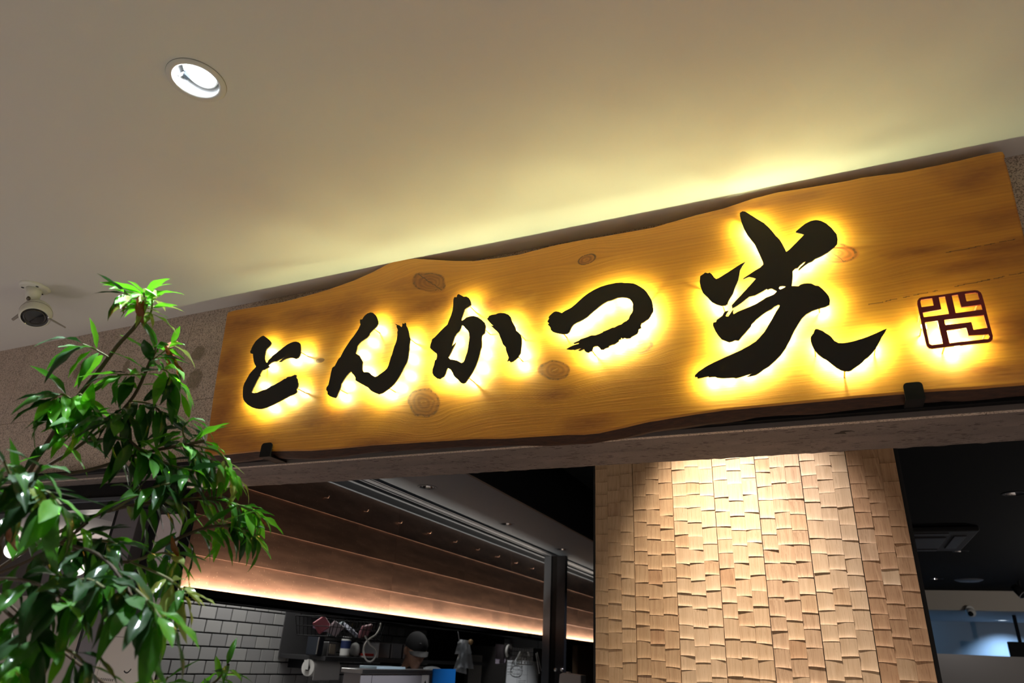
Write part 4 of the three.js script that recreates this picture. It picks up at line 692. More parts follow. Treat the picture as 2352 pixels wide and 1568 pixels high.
  { const t = hang('plastic_bag', 'clear plastic bags hanging from a hook under the fascia', 'bag', 1056, 1462, -2.86), film = phys(lin(0.82, 0.86, 0.9), 0.25, { transmission: 0.55, thickness: 0 });
    const sheet = (pts, x, k) => { const n = 10, m = 12, P = [], T = []; for (let j = 0; j <= m; j++) for (let i = 0; i <= n; i++) { const u = i / n, v = j / m, a = pts[0], b = pts[1], c = pts[2], d = pts[3]; const px = (a[0] * (1 - u) + b[0] * u) * (1 - v) + (d[0] * (1 - u) + c[0] * u) * v, py = (a[1] * (1 - u) + b[1] * u) * (1 - v) + (d[1] * (1 - u) + c[1] * u) * v; const p = at(px, py, 0, x + 0.03 * (noise(u * 5 + k, v * 4) - 0.5)); P.push(p.x, p.y, p.z); } for (let j = 0; j < m; j++) for (let i = 0; i < n; i++) { const a = j * (n + 1) + i; T.push(a, a + 1, a + n + 1, a + 1, a + n + 2, a + n + 1); } const g = new THREE.BufferGeometry(); g.setAttribute('position', new THREE.Float32BufferAttribute(P, 3)); g.setAttribute('uv', new THREE.Float32BufferAttribute(P.flatMap((_, i) => i % 3 === 2 ? [P[i], P[i - 1]] : []), 2)); g.setIndex(T); g.computeVertexNormals(); return g; };
    part('film', sheet([[1054, 1467], [1074, 1470], [1084, 1500], [1044, 1502]], -2.86, 1), film, t);
    part('film', sheet([[1060, 1470], [1078, 1470], [1088, 1536], [1060, 1532]], -2.84, 5), film, t);
    part('film', sheet([[1054, 1500], [1070, 1502], [1072, 1548], [1040, 1540]], -2.88, 9), film, t);
    part('hook', cyl(at(1052, 1450, 0, -2.86), at(1055, 1470, 0, -2.86), 0.004, 0.004, 6), M.chrome, t);
    const clip = thing('wooden_clip', at(1081, 1475, 0, -2.83), 'small brown clip beside the plastic bags', 'clip'); part('jaws', sphere(at(1081, 1474, 0, -2.83), 0.022, 10), std(lin(0.22, 0.13, 0.05), 0.7), clip); }
  { const f = thing('steel_refrigerator', V(-3.2, 0, -7.1), 'tall dark steel refrigerator behind the hanging notes', 'refrigerator');
    part('body', box(-3.55, -2.80, 0.002, Y(0.10), -7.45, -6.95, 0.006), std(lin(0.12, 0.115, 0.115), 0.4, { metalness: 0.6 }), f);
    part('door_gap', box(-3.07, -3.06, 0.02, Y(0.09), -6.952, -6.948), M.blackSteel, f);
    const c = thing('price_list', at(1092, 1530, 2, -6.94), 'pale printed price list taped to the steel refrigerator', 'paper');
    const tx = printed(128, 256, (g, w, h) => { g.fillStyle = '#b9b8b4'; g.fillRect(0, 0, w, h); g.fillStyle = '#55555a'; for (let y = 14; y < h; y += 7) for (let x = 10; x < w - 12; x += 9) if ((x * 7 + y * 13) % 5) g.fillRect(x, y, 5, 2); });
    const p = at(1078, 1503, 2, -6.94), q = at(1104, 1565, 2, -6.94); part('sheet', new THREE.BoxGeometry(q.x - p.x, 0.33, 0.002).translate((p.x + q.x) / 2, p.y - 0.165, -6.943), std(0xffffff, 0.8, { map: tx }), c); }
  const note = (name, label, a, b, x, draw, c) => { const p = at(a[0], a[1], 0, x), q = at(b[0], b[1], 0, x), t = thing(name, V(x, p.y, (p.z + q.z) / 2), label, 'paper'); const g = new THREE.PlaneGeometry(p.z - q.z, p.y - q.y, 6, 6), ps = g.attributes.position; for (let i = 0; i < ps.count; i++) ps.setZ(i, 0.006 * Math.sin(ps.getX(i) * 30 + ps.getY(i) * 9)); g.computeVertexNormals(); part('sheet', g.rotateY(Math.PI / 2).translate(x, (p.y + q.y) / 2, (p.z + q.z) / 2), draw ? std(0xffffff, 0.8, { map: printed(256, 256, draw), side: THREE.DoubleSide }) : std(lin(...c), 0.8, { side: THREE.DoubleSide }), t); return t; };
  note('lilac_note', 'pale lilac note hanging beside the plastic bags', [1139, 1478], [1160, 1524], -2.80, null, [0.36, 0.31, 0.36]);
  note('order_slip', 'narrow grey order slip hanging from the rail', [1160, 1466], [1174, 1512], -2.79, (g, w, h) => { g.fillStyle = '#9a979a'; g.fillRect(0, 0, w, h); g.fillStyle = '#55565a'; g.fillRect(0, 0, w, 60); g.fillStyle = '#222'; g.beginPath(); g.arc(90, 110, 40, 0, 7); g.fill(); g.fillRect(40, 180, 150, 10); });
  note('order_board', 'white order board with handwritten rows behind the counter', [1160, 1515], [1236, 1585], -2.77, (g, w, h) => { g.fillStyle = '#c9ccca'; g.fillRect(0, 0, w, h); g.strokeStyle = '#777b7c'; g.lineWidth = 2; for (const x of [86, 170]) { g.beginPath(); g.moveTo(x, 0); g.lineTo(x, h); g.stroke(); } g.beginPath(); g.moveTo(86, 120); g.lineTo(170, 120); g.stroke(); g.strokeStyle = '#333'; g.lineWidth = 3; let s = 3; const r = () => (s = (s * 16807) % 2147483647) / 2147483647; for (const [x, y, n] of [[14, 20, 9], [18, 44, 9], [20, 70, 5], [22, 92, 5], [24, 112, 4], [104, 80, 4], [98, 146, 3], [98, 166, 9], [98, 182, 8], [24, 190, 4]]) for (let i = 0; i < n; i++) { g.beginPath(); g.moveTo(x + i * 7, y + r() * 8); g.lineTo(x + i * 7 + 5 * r(), y + 8 * r()); g.lineTo(x + i * 7 + 5, y + 8 * r()); g.stroke(); } });
  // strainer and whisks on the rail
  { const c = at(1205, 1520, 0, -2.69), t = thing('wire_strainer', at(1205, 1478, 0, -2.69), 'dark wire strainer hanging upside down over the order board', 'strainer'), w = [];
    for (let i = 0; i < 16; i++) { const a = i / 16 * Math.PI * 2; w.push(tube([0, 0.35, 0.7, 1].map((k) => V(c.x + Math.cos(a) * 0.10 * Math.sin(0.4 + k * 1.17) * 0.6, c.y - 0.02 + 0.11 * (1 - k), c.z + Math.sin(a) * 0.13 * Math.sin(0.3 + k * 1.27))), 0.0022, 8, 4)); }
    for (const k of [0.3, 0.55, 0.8, 1]) { const q = []; for (let i = 0; i <= 20; i++) { const a = i / 20 * Math.PI * 2; q.push(V(c.x + Math.cos(a) * 0.10 * Math.sin(0.4 + k * 1.17) * 0.6, c.y - 0.02 + 0.11 * (1 - k), c.z + Math.sin(a) * 0.13 * Math.sin(0.3 + k * 1.27))); } w.push(tube(q, k === 1 ? 0.004 : 0.002, 24, 4)); }
    part('mesh_bowl', w, std(lin(0.16, 0.15, 0.13), 0.3, { metalness: 0.9 }), t);
    part('handle', cyl(at(1183, 1518, 0, -2.74), at(1195, 1496, 0, -2.74), 0.005, 0.005, 6), M.white, t);
    const b = thing('wire_rack', at(1210, 1475, 0, -2.72), 'small white-ended wire rack on the rail above the strainer', 'rack'), ww = [];
    const p = at(1180, 1482, 0, -2.72), q = at(1244, 1486, 0, -2.72);
    for (let i = 0; i <= 12; i++) { const z = p.z + (q.z - p.z) * i / 12; ww.push(cyl(V(-2.76, Y(0.09), z), V(-2.76, Y(0.02), z), 0.002, 0.002, 4)); }
    for (const y of [0.02, 0.055, 0.09]) ww.push(cyl(V(-2.76, Y(y), p.z), V(-2.76, Y(y), q.z), 0.003, 0.003, 5));
    ww.push(cyl(V(-2.76, Y(0.09), p.z - 0.1), V(-2.76, Y(0.17), p.z - 0.1), 0.003, 0.003, 5), cyl(V(-2.76, Y(0.09), q.z), V(-2.76, Y(0.17), q.z), 0.003, 0.003, 5));
    part('wires', ww, M.darkAlu, b); part('white_end', tube([V(-2.755, Y(0.085), p.z - 0.02), V(-2.755, Y(0.095), p.z + 0.05), V(-2.755, Y(0.05), p.z + 0.08), V(-2.755, Y(0.01), p.z + 0.05)], 0.013, 12, 8), M.white, b);
    const rod = thing('chopstick_pair', at(1236, 1530, 0, -2.74), 'pale cooking chopsticks hanging beside the strainer', 'chopsticks'); part('stick', cyl(at(1231, 1500, 0, -2.74), at(1239, 1546, 0, -2.74), 0.005, 0.004, 6), M.paper, rod); part('stick', cyl(at(1234, 1498, 0, -2.735), at(1243, 1540, 0, -2.735), 0.005, 0.004, 6), M.paper, rod); }
  // white dispenser on its stand in the passage, oak panel behind
  { const z = -5.5, a = at(1285, 1546, 2, z), b = at(1311, 1548, 2, z), c2 = at(1335, 1548, 2, z - 0.05), w = b.x - a.x;
    const t = thing('soap_dispenser', V((a.x + c2.x) / 2, 0, z), 'white dispenser with a sloping front on a dark stand', 'dispenser');
    const s = new THREE.Shape([[0, 0], [0.16, 0], [0.16, 0.30], [0.02, 0.31], [0, 0.30], [-0.01, 0.20]].map(([p, q]) => new THREE.Vector2(p, q)));
    part('body', new THREE.ExtrudeGeometry(s, { depth: 0.12, bevelEnabled: true, bevelSize: 0.006, bevelThickness: 0.006, bevelSegments: 2 }).translate(a.x + 0.005, a.y - 0.31, z - 0.13), M.white, t);
    part('cap', cyl(V(a.x + 0.05, a.y, z - 0.07), V(a.x + 0.05, a.y + 0.014, z - 0.07), 0.018), M.white, t);
    part('stand', [cyl(V(a.x + 0.085, 0.02, z - 0.07), V(a.x + 0.085, a.y - 0.316, z - 0.07), 0.025), cyl(V(a.x + 0.085, 0, z - 0.07), V(a.x + 0.085, 0.02, z - 0.07), 0.16)], M.darkAlu, t);
    const wz = [at(1325, 1500, 0, XF).z, at(1366, 1500, 0, XF).z];
    const pan = structure('wall_oak_end', box(XF - 0.05, XF + 0.01, 0, Y(0.160), Math.max(-8.95, wz[1]), wz[0]), std(lin(0.22, 0.13, 0.065), 0.6), 'oak panel below the far end of the fascia'); }
}

// ------------------------------------------------------------------ the cook
{
  const q = at(955, 1492, 0, -3.08), px0 = q.x, pz = q.z, crown = at(958, 1456, 0, -3.08).y, headC = V(px0, crown - 0.118, pz);
  const field = (centre, half, n, sdf) => {
    const mc = new MarchingCubes(n, new THREE.MeshStandardMaterial(), false, false, 200000); mc.isolation = 0;
    for (let k = 0; k < n; k++) for (let j = 0; j < n; j++) for (let i = 0; i < n; i++) mc.field[i + j * n + k * n * n] = -sdf(centre.x + half * (2 * i / n - 1), centre.y + half * (2 * j / n - 1), centre.z + half * (2 * k / n - 1));
    mc.update();
    const g = new THREE.BufferGeometry(); g.setAttribute('position', new THREE.BufferAttribute(mc.positionArray.slice(0, mc.count * 3), 3)); g.setAttribute('normal', new THREE.BufferAttribute(mc.normalArray.slice(0, mc.count * 3), 3));
    g.scale(half, half, half).translate(centre.x, centre.y, centre.z);
    g.setAttribute('uv', new THREE.BufferAttribute(new Float32Array(mc.count * 2), 2)); return g;
  };
  const smin = (a, b, k) => { const h = Math.max(k - Math.abs(a - b), 0) / k; return Math.min(a, b) - h * h * k * 0.25; };
  const cap = (p, a, b, ra, rb) => { const bx = b[0] - a[0], by = b[1] - a[1], bz = b[2] - a[2], px = p[0] - a[0], py = p[1] - a[1], pz2 = p[2] - a[2]; const t = Math.max(0, Math.min(1, (px * bx + py * by + pz2 * bz) / (bx * bx + by * by + bz * bz))); return Math.hypot(px - bx * t, py - by * t, pz2 - bz * t) - (ra + (rb - ra) * t); };
  const ell = (p, c, r) => { const k = Math.hypot((p[0] - c[0]) / r[0], (p[1] - c[1]) / r[1], (p[2] - c[2]) / r[2]); return (k - 1) * Math.min(...r); };
  // figure frame: facing +x (towards the counter) and a little towards the street, head bowed
  const face = V(0.80, 0, 0.60).normalize(), side = V(-face.z, 0, face.x).multiplyScalar(-1);
  const loc = (x, y, z) => { const dx = x - headC.x, dz = z - headC.z; return [dx * face.x + dz * face.z, y - headC.y, dx * side.x + dz * side.z]; };
  const bow = 0.46, cb = Math.cos(bow), sb = Math.sin(bow);
  const headField = (x, y, z) => {
    let [f, u, s] = loc(x, y, z); [f, u] = [f * cb - u * sb, f * sb + u * cb]; s = Math.abs(s);
    const p = [f, u, s];
    let d = ell(p, [-0.012, 0.030, 0], [0.098, 0.092, 0.077]);
    d = smin(d, ell(p, [0.022, -0.038, 0], [0.068, 0.080, 0.062]), 0.05);
    d = smin(d, cap(p, [0.082, 0.012, 0], [0.105, -0.030, 0], 0.010, 0.016), 0.018);    // nose
    d = smin(d, ell(p, [0.070, 0.018, 0.030], [0.025, 0.008, 0.030]), 0.02);             // brow
    d = smin(d, ell(p, [0.078, -0.066, 0], [0.016, 0.010, 0.026]), 0.012);               // mouth
    d = smin(d, ell(p, [0.068, -0.100, 0], [0.022, 0.018, 0.026]), 0.03);                // chin
    d = Math.max(d, -ell(p, [0.094, 0.000, 0.031], [0.018, 0.010, 0.017]));              // eye hollows
    d = Math.min(d, ell(p, [-0.010, -0.008, 0.080], [0.026, 0.036, 0.012]));             // ears
    return smin(d, cap(p, [-0.03, -0.06, 0], [-0.045, -0.17, 0], 0.052, 0.058), 0.03);   // neck
  };
  const top = headC.y;
  const B = (f, u, s) => [headC.x + face.x * f + side.x * s, headC.y + u, headC.z + face.z * f + side.z * s];
  const bones = [[[-0.04, -0.17, 0], [-0.06, -0.26, 0], 0.06, 0.10], [[-0.06, -0.29, -0.12], [-0.06, -0.29, 0.12], 0.085, 0.085], [[-0.06, -0.32, 0], [-0.04, -0.55, 0], 0.14, 0.125], [[-0.04, -0.55, 0], [-0.04, -0.75, 0], 0.125, 0.135]];
  for (const s of [-1, 1]) bones.push([[-0.06, -0.29, 0.17 * s], [-0.03, -0.56, 0.23 * s], 0.058, 0.045], [[-0.03, -0.56, 0.23 * s], [0.14, -0.64, 0.16 * s], 0.044, 0.030], [[-0.04, -0.78, 0.085 * s], [-0.03, -1.16, 0.09 * s], 0.085, 0.060], [[-0.03, -1.16, 0.09 * s], [-0.05, -(top - 0.09), 0.09 * s], 0.056, 0.042], [[-0.05, -(top - 0.05), 0.09 * s], [0.10, -(top - 0.035), 0.10 * s], 0.048, 0.034]);
  const skel = bones.map(([a, b, ra, rb]) => [B(...a), B(...b), ra, rb]);
  const bodyField = (x, y, z) => { let d = 9; for (const [a, b, ra, rb] of skel) d = smin(d, cap([x, y, z], a, b, ra, rb), 0.04); return d; };
  const hands = [-1, 1].map((s) => { const c = B(0.20, -0.67, 0.145 * s); return [c, (x, y, z) => {
    const P = [x, y, z]; let d = smin(cap(P, B(0.14, -0.64, 0.16 * s), B(0.17, -0.66, 0.15 * s), 0.030, 0.026), ell([(x - c[0]), y - c[1], z - c[2]], [0, 0, 0], [0.042, 0.018, 0.042]), 0.02);
    for (let i = 0; i < 4; i++) { const o = (i - 1.5) * 0.021, L = [0.060, 0.070, 0.066, 0.050][i]; d = smin(d, Math.min(cap(P, B(0.215, -0.670, 0.145 * s + o), B(0.215 + L * 0.6, -0.672, 0.142 * s + o), 0.0095, 0.009), cap(P, B(0.215 + L * 0.6, -0.672, 0.142 * s + o), B(0.215 + L, -0.690, 0.140 * s + o), 0.009, 0.0075)), 0.006); }
    return smin(d, cap(P, B(0.185, -0.672, (0.145 - 0.030) * s), B(0.225, -0.680, (0.145 - 0.052) * s), 0.011, 0.008), 0.008); }]; });
  const cook = thing('person', V(px0, 0, pz), 'cook in a black cap and dark top bending over the counter', 'person');
  const skin = std(lin(0.36, 0.20, 0.135), 0.55), cloth = std(lin(0.018, 0.018, 0.02), 0.85);
  const parts = [field(V(px0, (top) / 2, pz), 0.98, 100, bodyField)];
  const bodyGeo = mergeGeometries([field(headC.clone().add(V(0, -0.03, 0)), 0.17, 84, headField), ...hands.map(([c, f]) => field(V(...c), 0.105, 60, f))]);
  part('body', bodyGeo, skin, cook);
  part('clothes', parts[0], cloth, cook).userData.label = 'dark work clothes';
  // cap: crown, peak, short hair
  const tilt = (f, u, s) => { const ff = f * cb + u * sb, uu = -f * sb + u * cb; return V(...B(ff, uu, s)); };
  const crownG = new THREE.SphereGeometry(1, 32, 14, 0, Math.PI * 2, 0, Math.PI * 0.52), cp = crownG.attributes.position;
  for (let i = 0; i < cp.count; i++) { const v = tilt(-0.012 + cp.getZ(i) * 0.107, 0.038 + cp.getY(i) * 0.098, cp.getX(i) * 0.088); cp.setXYZ(i, v.x, v.y, v.z); }
  crownG.computeVertexNormals();
  const hat = part('cap', crownG, std(lin(0.012, 0.012, 0.014), 0.9, { side: THREE.DoubleSide }), cook); hat.userData.label = 'black baseball cap';
  const peak = new THREE.BoxGeometry(1, 1, 1, 14, 1, 10), pp = peak.attributes.position;
  for (let i = 0; i < pp.count; i++) { const a = pp.getX(i) * 2, r = pp.getZ(i) + 0.5, th = pp.getY(i) * 0.004; const w = 0.084 * a * (1 - 0.12 * r), f = 0.060 + 0.035 * (1 - a * a) + 0.068 * r * Math.sqrt(Math.max(0, 1 - a * a * 0.85)); const v = tilt(f, 0.040 - 0.020 * a * a - 0.012 * r + th, w); pp.setXYZ(i, v.x, v.y, v.z); }
  peak.computeVertexNormals(); part('peak', peak, std(lin(0.05, 0.05, 0.052), 0.8), hat);
  const mark = tube(Array.from({ length: 12 }, (_, i) => { const a = -2.2 + i * 0.38; return tilt(0.088 - 0.010, 0.078 + 0.018 * Math.sin(a), 0.016 * Math.cos(a) - 0.012); }), 0.0022, 20, 5); part('emblem', mark, std(lin(0.08, 0.08, 0.085), 0.7), hat);
  const hairG = new THREE.SphereGeometry(1, 24, 14, 0, Math.PI * 2, Math.PI * 0.42, Math.PI * 0.3), hp = hairG.attributes.position;
  for (let i = 0; i < hp.count; i++) { const fz = hp.getZ(i); const v = tilt(-0.022 + (fz > 0.35 ? 0.35 : fz) * 0.102, 0.030 + hp.getY(i) * 0.11, hp.getX(i) * 0.080); hp.setXYZ(i, v.x, v.y, v.z); }
  hairG.computeVertexNormals(); part('hair', hairG, std(lin(0.012, 0.01, 0.009), 0.6, { side: THREE.DoubleSide }), cook);
}

// ------------------------------------------------------------------ shopfront on the left: frames, glass, nook with globes for lamp reflections, notices
{
  const Z1 = -2.10, Z2 = -2.20, hy0 = 0.530, hy1 = LB;
  const fr = structure('window_1', box(-8, -2.585, Y(0.565), Y(hy1), Z2, Z1), M.blackSteel, 'dark framed shop window left of the entrance');
  part('header_line', box(-8, -2.585, Y(0.548), Y(0.565), Z2, Z1 + 0.012, 0.001), M.alu, fr);
  part('header_bar', box(-8, -2.585, Y(0.515), Y(0.548), Z2, Z1), M.darkAlu, fr);
  part('pane', box(-8, -2.85, 0.05, Y(0.515), -2.152, -2.146), M.glass, fr);
  part('sill', box(-8, -2.85, 0, 0.05, Z2, Z1), M.darkAlu, fr);
  part('post', box(-2.85, -2.71, 0, Y(0.515), Z2, Z1, 0.003), std(lin(0.13, 0.12, 0.14), 0.5), fr);
  part('post_edge', box(-2.88, -2.85, 0, Y(0.515), Z2, Z1 - 0.01), M.blackSteel, fr);
  part('jamb', box(-2.585, -2.485, 0, Y(0.515), Z2, Z1, 0.003), M.darkAlu, fr);
  part('jamb', box(-2.71, -2.585, 0, Y(0.515), -2.19, -2.16), M.darkAlu, fr);
  const fy = at(60, 1368, 2, -2.16).y;
  part('frosted_film', box(-8, -2.88, 0.05, fy, -2.162, -2.155), std(lin(0.46, 0.42, 0.40), 0.8), fr);
  // nook behind the glass
  structure('wall_nook', box(-8, -3.76, 0, Y(0.62), -3.7, -3.6), std(lin(0.06, 0.055, 0.065), 0.7), 'dark wall of the nook behind the glass');
  structure('ceiling_nook', box(-8, -3.76, Y(0.60), Y(0.68), -3.7, LZ), std(lin(0.28, 0.25, 0.25), 0.8), 'grey ceiling of the nook');
  for (const [px, py, label] of [[32, 1262, 'round glowing globe standing in for a lamp reflection nearest the end of the nook'], [128, 1274, 'round glowing globe standing in for a lamp reflection in the middle of three'], [178, 1300, 'round glowing globe standing in for a lamp reflection beside the window post']]) {  // globes hung in place of lamp reflections in the window glass
    const c = at(px, py, 2, -3.1), t = thing('reflected_globe_lamp', V(c.x, Y(0.60), c.z), label + ' behind the shop window', 'lamp', 'globes standing in for lamp reflections behind the shop window');
    part('cord', cyl(V(c.x, c.y + 0.05, c.z), V(c.x, Y(0.60), c.z), 0.003, 0.003, 6), M.blackSteel, t);
    part('globe_shade', sphere(c, 0.058, 24), glow(1.0, 0.93, 0.86, 2.2), t);
    const l = new THREE.PointLight(lin(1, 0.9, 0.8), 0.25, 0, 2); l.position.set(0, c.y - Y(0.60), 0); l.castShadow = true; t.add(l);
  }
  // white notice with green tabs on the jamb, menu sheet below
  const nt = printed(256, 1024, (g, w, h) => {
    g.fillStyle = '#c4bcc2'; g.fillRect(0, 0, w, h);
    g.fillStyle = '#0f4a3a'; for (const [y, hh] of [[250, 150], [470, 130], [700, 190]]) { g.beginPath(); g.ellipse(190, y + 40, 46, 46, 0, 0, 7); g.fill(); g.fillRect(144, y + 40, 92, hh); g.beginPath(); g.ellipse(190, y + 40 + hh, 46, 30, 0, 0, 7); g.fill(); }
    g.strokeStyle = '#d8d4d4'; g.lineWidth = 6; for (let i = 0; i < 3; i++) g.strokeRect(152 + i * 27, 540, 18, 40); g.strokeRect(165, 760, 46, 46); g.beginPath(); g.moveTo(165, 783); g.lineTo(211, 783); g.stroke(); g.beginPath(); g.moveTo(165, 300); g.lineTo(190, 275); g.lineTo(215, 300); g.stroke();
    g.fillStyle = '#4a4548'; for (const [y, n] of [[720, 3], [760, 8], [800, 7]]) for (let i = 0; i < n; i++) g.fillRect(24 + i * 14, y, 10, 14);
  });
  const tl = at(399, 1180, 2, -2.09), bl = at(366, 1388, 2, -2.09);
  const n = thing('white_notice', V(-2.5, bl.y, -2.09), 'tall white notice with green tabs on the dark door jamb', 'notice');
  part('board', box(-2.567, -2.435, bl.y, tl.y, -2.098, -2.092, 0.001), M.paper, n);
  part('print', new THREE.PlaneGeometry(0.130, tl.y - bl.y - 0.004).translate(-2.501, (tl.y + bl.y) / 2, -2.0915), std(0xffffff, 0.7, { map: nt }), n);
  const mt = printed(512, 768, (g, w, h) => {
    g.fillStyle = '#cdc6c0'; g.fillRect(0, 0, w, h); g.strokeStyle = '#8a8480'; g.lineWidth = 4; g.strokeRect(28, 60, w - 56, h); g.fillStyle = '#77716e';
    for (let r = 0; r < 4; r++) for (let i = 0; i < 7; i++) g.fillRect(70 + i * 17, 300 + r * 24, 12, 14);
    for (let r = 0; r < 12; r++) g.fillRect(230, 330 + r * 34, 240, 3);
    g.strokeStyle = '#222'; g.lineWidth = 8; g.beginPath(); g.moveTo(255, 250); g.quadraticCurveTo(290, 275, 312, 236); g.stroke();
  });
  const mtop = at(340, 1440, 2, -2.08).y;
  const menu = thing('menu_sheet', V(-2.54, mtop - 0.48, -2.08), 'large pale menu sheet with ruled lines beside the entrance', 'menu');
  part('board', box(-2.70, -2.372, mtop - 0.48, mtop, -2.092, -2.084, 0.004), M.paper, menu);
  part('print', new THREE.PlaneGeometry(0.322, 0.474).translate(-2.536, mtop - 0.24, -2.0835), std(0xffffff, 0.75, { map: mt }), menu);
}

// ------------------------------------------------------------------ standing light box outside the view on the left (throws the camera's shadow across the ceiling)
{
  const t = thing('menu_light_box', V(-5.2, 0, -1.0), 'lit menu light box standing on the corridor floor', 'light box');
  part('case', box(-5.32, -5.2, 0.05, 1.35, -1.3, -0.7, 0.01), M.blackSteel, t);
  part('lamp_face', box(-5.2, -5.196, 0.1, 1.3, -1.27, -0.73), glow(1, 0.93, 0.9, 1.2), t);
  part('foot', box(-5.36, -5.12, 0, 0.05, -1.2, -0.8, 0.01), M.blackSteel, t);
  const l = new THREE.RectAreaLight(lin(1, 0.90, 0.88), 5, 0.54, 1.2); l.position.set(0.012, 0.7, 0); l.rotation.set(0, -Math.PI / 2, 0); t.add(l);
}

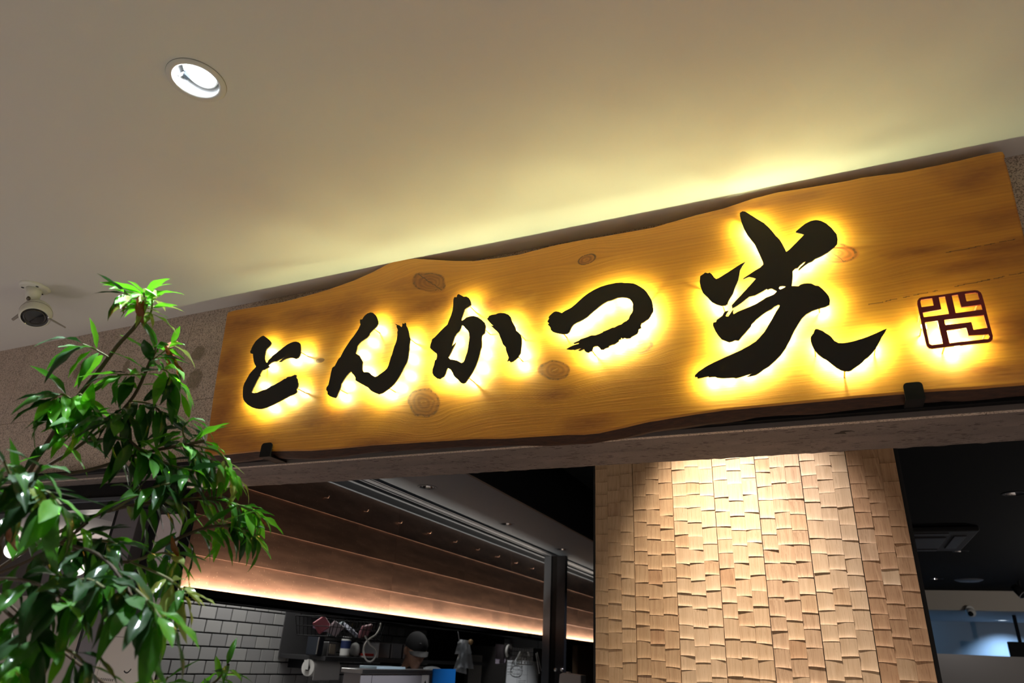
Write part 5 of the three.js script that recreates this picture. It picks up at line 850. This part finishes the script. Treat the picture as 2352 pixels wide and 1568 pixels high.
// ------------------------------------------------------------------ the tree before the shop
{
  const leafMat = (r, g, b, t) => phys(lin(r, g, b), 0.6, { transmission: t, thickness: 0, specularIntensity: 0.2, clearcoat: 0.6, clearcoatRoughness: 0.13, side: THREE.DoubleSide });
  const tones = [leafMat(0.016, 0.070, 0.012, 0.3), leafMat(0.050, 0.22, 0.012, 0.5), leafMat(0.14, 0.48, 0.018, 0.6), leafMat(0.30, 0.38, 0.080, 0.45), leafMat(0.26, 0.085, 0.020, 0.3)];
  const bark = std(lin(0.085, 0.060, 0.040), 0.85), green = std(lin(0.15, 0.15, 0.055), 0.7);
  // a leaf along +y, face +z, bending backwards, folded at the midrib and waved at its margin
  function leaf(bend, wide, wave, fold) {
    const n = 8, P = [], U = [], T = [];
    for (let i = 0; i <= n; i++) {
      const t = i / n, w = wide * Math.pow(Math.sin(Math.PI * Math.min(1, 0.04 + t * 0.96)), 0.9) * (1 - 0.35 * t) * (t > 0.98 ? 0.02 : 1), a = bend * t * t, y = t * (1 - 0.12 * bend * t), z = -a * 0.5;
      for (const s of [-1, -0.5, 0, 0.5, 1]) { P.push(s * w, y, z + Math.abs(s) * w * fold + wave * w * Math.sin(t * 13 + s * 2) * Math.abs(s)); U.push(s * 0.5 + 0.5, t); }
    }
    for (let i = 0; i < n; i++) for (let k = 0; k < 4; k++) { const a = i * 5 + k; T.push(a, a + 1, a + 5, a + 1, a + 6, a + 5); }
    const g = new THREE.BufferGeometry(); g.setAttribute('position', new THREE.Float32BufferAttribute(P, 3)); g.setAttribute('uv', new THREE.Float32BufferAttribute(U, 2)); g.setIndex(T); g.computeVertexNormals(); return g;
  }
  const shapes = [leaf(0.35, 0.155, 0.15, 0.25), leaf(0.75, 0.15, 0.2, 0.35), leaf(0.15, 0.17, 0.1, 0.2), leaf(1.1, 0.14, 0.25, 0.3), leaf(0.5, 0.13, 0.35, 0.45)];
  const base = V(-1.62, 0, -0.86), tree = thing('potted_tree', base, 'leafy green potted tree with drooping pointed leaves before the stone wall', 'tree');
  part('pot', lathe([[0, 0], [0.15, 0], [0.16, 0.02], [0.20, 0.34], [0.205, 0.36], [0.185, 0.36], [0.18, 0.32], [0, 0.32]], base, V(0, 1, 0), 36), std(lin(0.07, 0.065, 0.06), 0.6), tree);
  part('soil', lathe([[0, 0.335], [0.10, 0.338], [0.183, 0.33]], base, V(0, 1, 0), 24), std(lin(0.03, 0.02, 0.014), 0.95), tree);
  // branches: photo pixels with depth from the lens; leaves sit on the outer part
  // [points, depth from, depth to, radius, leaves, leaf length, tone weights, leafy from]
  const crown = deep(-40, 1330, 1.55);
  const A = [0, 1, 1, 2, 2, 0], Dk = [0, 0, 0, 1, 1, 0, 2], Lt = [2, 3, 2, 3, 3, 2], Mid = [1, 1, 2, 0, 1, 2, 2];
  const br = [
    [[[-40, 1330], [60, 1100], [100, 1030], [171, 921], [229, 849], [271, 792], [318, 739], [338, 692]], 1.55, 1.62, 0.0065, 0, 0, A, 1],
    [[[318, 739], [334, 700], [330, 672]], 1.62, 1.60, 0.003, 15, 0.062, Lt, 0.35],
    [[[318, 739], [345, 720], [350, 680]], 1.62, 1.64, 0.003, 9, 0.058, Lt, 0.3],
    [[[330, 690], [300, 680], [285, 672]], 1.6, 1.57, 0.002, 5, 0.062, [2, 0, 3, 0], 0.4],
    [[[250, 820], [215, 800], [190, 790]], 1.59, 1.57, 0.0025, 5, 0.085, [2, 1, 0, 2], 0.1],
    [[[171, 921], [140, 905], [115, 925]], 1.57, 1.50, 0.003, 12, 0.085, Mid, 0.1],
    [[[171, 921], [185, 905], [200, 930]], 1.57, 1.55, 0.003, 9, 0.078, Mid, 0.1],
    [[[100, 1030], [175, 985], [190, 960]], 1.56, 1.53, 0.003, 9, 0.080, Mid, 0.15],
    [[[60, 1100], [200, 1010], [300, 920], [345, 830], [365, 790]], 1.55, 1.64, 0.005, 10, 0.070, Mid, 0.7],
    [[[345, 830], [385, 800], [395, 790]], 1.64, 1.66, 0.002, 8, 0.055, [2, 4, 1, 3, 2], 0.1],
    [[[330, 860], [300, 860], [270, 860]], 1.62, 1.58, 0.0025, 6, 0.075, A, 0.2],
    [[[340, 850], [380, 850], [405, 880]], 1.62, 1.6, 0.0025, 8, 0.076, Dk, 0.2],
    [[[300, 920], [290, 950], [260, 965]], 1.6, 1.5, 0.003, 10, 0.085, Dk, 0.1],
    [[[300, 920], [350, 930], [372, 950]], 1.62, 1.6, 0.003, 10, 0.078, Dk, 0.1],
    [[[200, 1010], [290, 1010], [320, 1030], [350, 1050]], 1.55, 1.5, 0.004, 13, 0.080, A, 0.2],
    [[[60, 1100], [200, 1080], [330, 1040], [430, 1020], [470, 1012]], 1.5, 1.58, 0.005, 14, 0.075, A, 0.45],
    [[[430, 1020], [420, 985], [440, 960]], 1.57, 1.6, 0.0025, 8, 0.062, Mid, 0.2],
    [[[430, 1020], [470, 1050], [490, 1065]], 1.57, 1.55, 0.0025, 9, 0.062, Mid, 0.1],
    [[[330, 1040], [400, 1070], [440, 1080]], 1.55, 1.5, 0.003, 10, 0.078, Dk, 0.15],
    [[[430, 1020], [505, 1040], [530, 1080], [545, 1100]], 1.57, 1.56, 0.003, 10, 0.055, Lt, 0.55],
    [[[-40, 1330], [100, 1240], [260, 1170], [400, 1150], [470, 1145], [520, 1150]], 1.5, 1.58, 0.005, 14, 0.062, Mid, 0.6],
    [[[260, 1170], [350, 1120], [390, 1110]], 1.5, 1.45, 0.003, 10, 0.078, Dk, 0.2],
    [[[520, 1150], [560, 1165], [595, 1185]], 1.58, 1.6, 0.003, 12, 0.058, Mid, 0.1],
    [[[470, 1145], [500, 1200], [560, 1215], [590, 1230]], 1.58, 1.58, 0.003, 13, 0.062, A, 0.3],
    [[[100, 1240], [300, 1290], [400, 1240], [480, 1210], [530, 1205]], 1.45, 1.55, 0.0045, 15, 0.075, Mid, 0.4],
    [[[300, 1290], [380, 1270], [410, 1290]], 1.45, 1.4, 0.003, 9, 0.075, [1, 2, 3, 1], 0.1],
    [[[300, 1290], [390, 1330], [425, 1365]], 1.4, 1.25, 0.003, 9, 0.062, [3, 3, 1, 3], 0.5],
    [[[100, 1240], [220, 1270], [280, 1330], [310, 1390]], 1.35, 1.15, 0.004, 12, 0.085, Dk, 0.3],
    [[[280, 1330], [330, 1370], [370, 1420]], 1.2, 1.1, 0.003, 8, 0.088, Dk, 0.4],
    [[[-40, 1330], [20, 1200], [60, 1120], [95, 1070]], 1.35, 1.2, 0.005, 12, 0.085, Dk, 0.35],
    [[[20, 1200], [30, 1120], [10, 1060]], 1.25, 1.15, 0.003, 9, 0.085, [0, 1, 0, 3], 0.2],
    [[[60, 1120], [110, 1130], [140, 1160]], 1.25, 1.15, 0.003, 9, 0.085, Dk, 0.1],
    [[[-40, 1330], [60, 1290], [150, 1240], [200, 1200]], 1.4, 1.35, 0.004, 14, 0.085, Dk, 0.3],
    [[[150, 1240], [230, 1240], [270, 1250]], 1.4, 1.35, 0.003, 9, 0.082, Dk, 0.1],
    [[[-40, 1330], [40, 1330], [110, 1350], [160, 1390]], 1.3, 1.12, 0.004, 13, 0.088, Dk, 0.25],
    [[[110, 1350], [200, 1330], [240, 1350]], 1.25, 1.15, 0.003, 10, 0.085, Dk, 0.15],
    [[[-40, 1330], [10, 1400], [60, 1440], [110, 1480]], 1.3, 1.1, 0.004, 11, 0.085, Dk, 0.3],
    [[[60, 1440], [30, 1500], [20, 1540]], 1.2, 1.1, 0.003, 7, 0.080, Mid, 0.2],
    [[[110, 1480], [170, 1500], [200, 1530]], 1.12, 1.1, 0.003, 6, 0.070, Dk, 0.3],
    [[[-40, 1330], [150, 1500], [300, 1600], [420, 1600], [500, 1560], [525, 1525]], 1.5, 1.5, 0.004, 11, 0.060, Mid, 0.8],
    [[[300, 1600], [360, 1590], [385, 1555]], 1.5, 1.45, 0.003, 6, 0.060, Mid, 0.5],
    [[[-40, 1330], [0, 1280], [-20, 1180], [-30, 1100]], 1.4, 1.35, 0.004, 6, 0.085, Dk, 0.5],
  ];
  part('trunk', tube([V(base.x, 0.30, base.z), V(base.x + 0.02, 0.7, base.z + 0.02), V(base.x - 0.02, 1.05, base.z), crown], 0.016, 30, 10), bark, tree);
  const all = [];
  for (const [pts, d0, d1, r, n0, len0, tw, from] of br) {
    const n = Math.round(n0 * 1.55), len = len0 * 1.14;
    const p = pts.map(([x, y], i) => deep(x, y, d0 + (d1 - d0) * i / (pts.length - 1)));
    const curve = new THREE.CatmullRomCurve3(p), twig = part(r > 0.0035 ? 'branch' : 'twig', new THREE.TubeGeometry(curve, Math.max(8, pts.length * 5), r * 0.8, 6), r > 0.0035 ? bark : green, tree);
    for (let i = 0; i < n; i++) {
      const t = from + (1 - from) * Math.pow((i + 0.5) / n, 0.75), c = curve.getPointAt(Math.min(1, t)), tan = curve.getTangentAt(Math.min(1, t));
      const az = i * 2.4 + rnd(-0.4, 0.4), e1 = V(-tan.z, 0.01, tan.x).normalize(), e2 = tan.clone().cross(e1).normalize();
      const out = e1.clone().multiplyScalar(Math.cos(az)).addScaledVector(e2, Math.sin(az));
      const dir = out.multiplyScalar(0.85).addScaledVector(tan, 0.35 + 0.7 * t * t).add(V(0, -0.30 - rnd(0, 0.55), 0)).normalize();
      const up = V(rnd(-0.35, 0.35), 1, rnd(-0.35, 0.35)), sideways = dir.clone().cross(up).normalize(), nrm = sideways.clone().cross(dir).normalize();
      const L = len * rnd(0.8, 1.25), stalk = c.clone().addScaledVector(dir, 0.006);
      all.push({ m: new THREE.Matrix4().makeBasis(sideways, dir, nrm), p: stalk, L, tone: tw[Math.floor(rnd(0, tw.length))], g: Math.floor(rnd(0, 5)), big: L / -stalk.clone().sub(camera.position).dot(camBack) });
    }
  }
  // two withered brown leaves
  for (const [px, py, d, L, dx, dy] of [[318, 680, 1.56, 0.075, 0.05, -1], [330, 690, 1.57, 0.06, -0.2, -1], [288, 690, 1.58, 0.035, -0.3, -1], [378, 790, 1.63, 0.05, 0.4, -0.8], [400, 830, 1.63, 0.045, 0.5, -0.7], [20, 1200, 1.18, 0.06, 0.1, -1], [395, 1230, 1.4, 0.06, 0.2, -1], [600, 1190, 1.58, 0.03, 0.5, -0.8]]) {
    const dir = camRight.clone().multiplyScalar(dx).addScaledVector(camUp, dy).normalize(), nrm = camBack.clone(), sd = dir.clone().cross(nrm).normalize();
    all.push({ m: new THREE.Matrix4().makeBasis(sd, dir, sd.clone().cross(dir)), p: deep(px, py, d), L, tone: 4, g: 4, big: 1 });
  }
  all.sort((a, b) => b.big - a.big);
  const rest = {};
  all.forEach((l, i) => {
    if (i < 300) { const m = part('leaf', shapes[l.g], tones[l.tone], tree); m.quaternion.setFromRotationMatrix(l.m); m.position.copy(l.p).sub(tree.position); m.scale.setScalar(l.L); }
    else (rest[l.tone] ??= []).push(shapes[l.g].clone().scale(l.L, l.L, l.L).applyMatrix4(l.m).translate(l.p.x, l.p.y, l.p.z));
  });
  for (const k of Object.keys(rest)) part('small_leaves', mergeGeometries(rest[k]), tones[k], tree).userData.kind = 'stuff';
}

scene.traverse((o) => { if (o.isMesh) o.castShadow = o.receiveShadow = true; });
renderer.render(scene, camera);
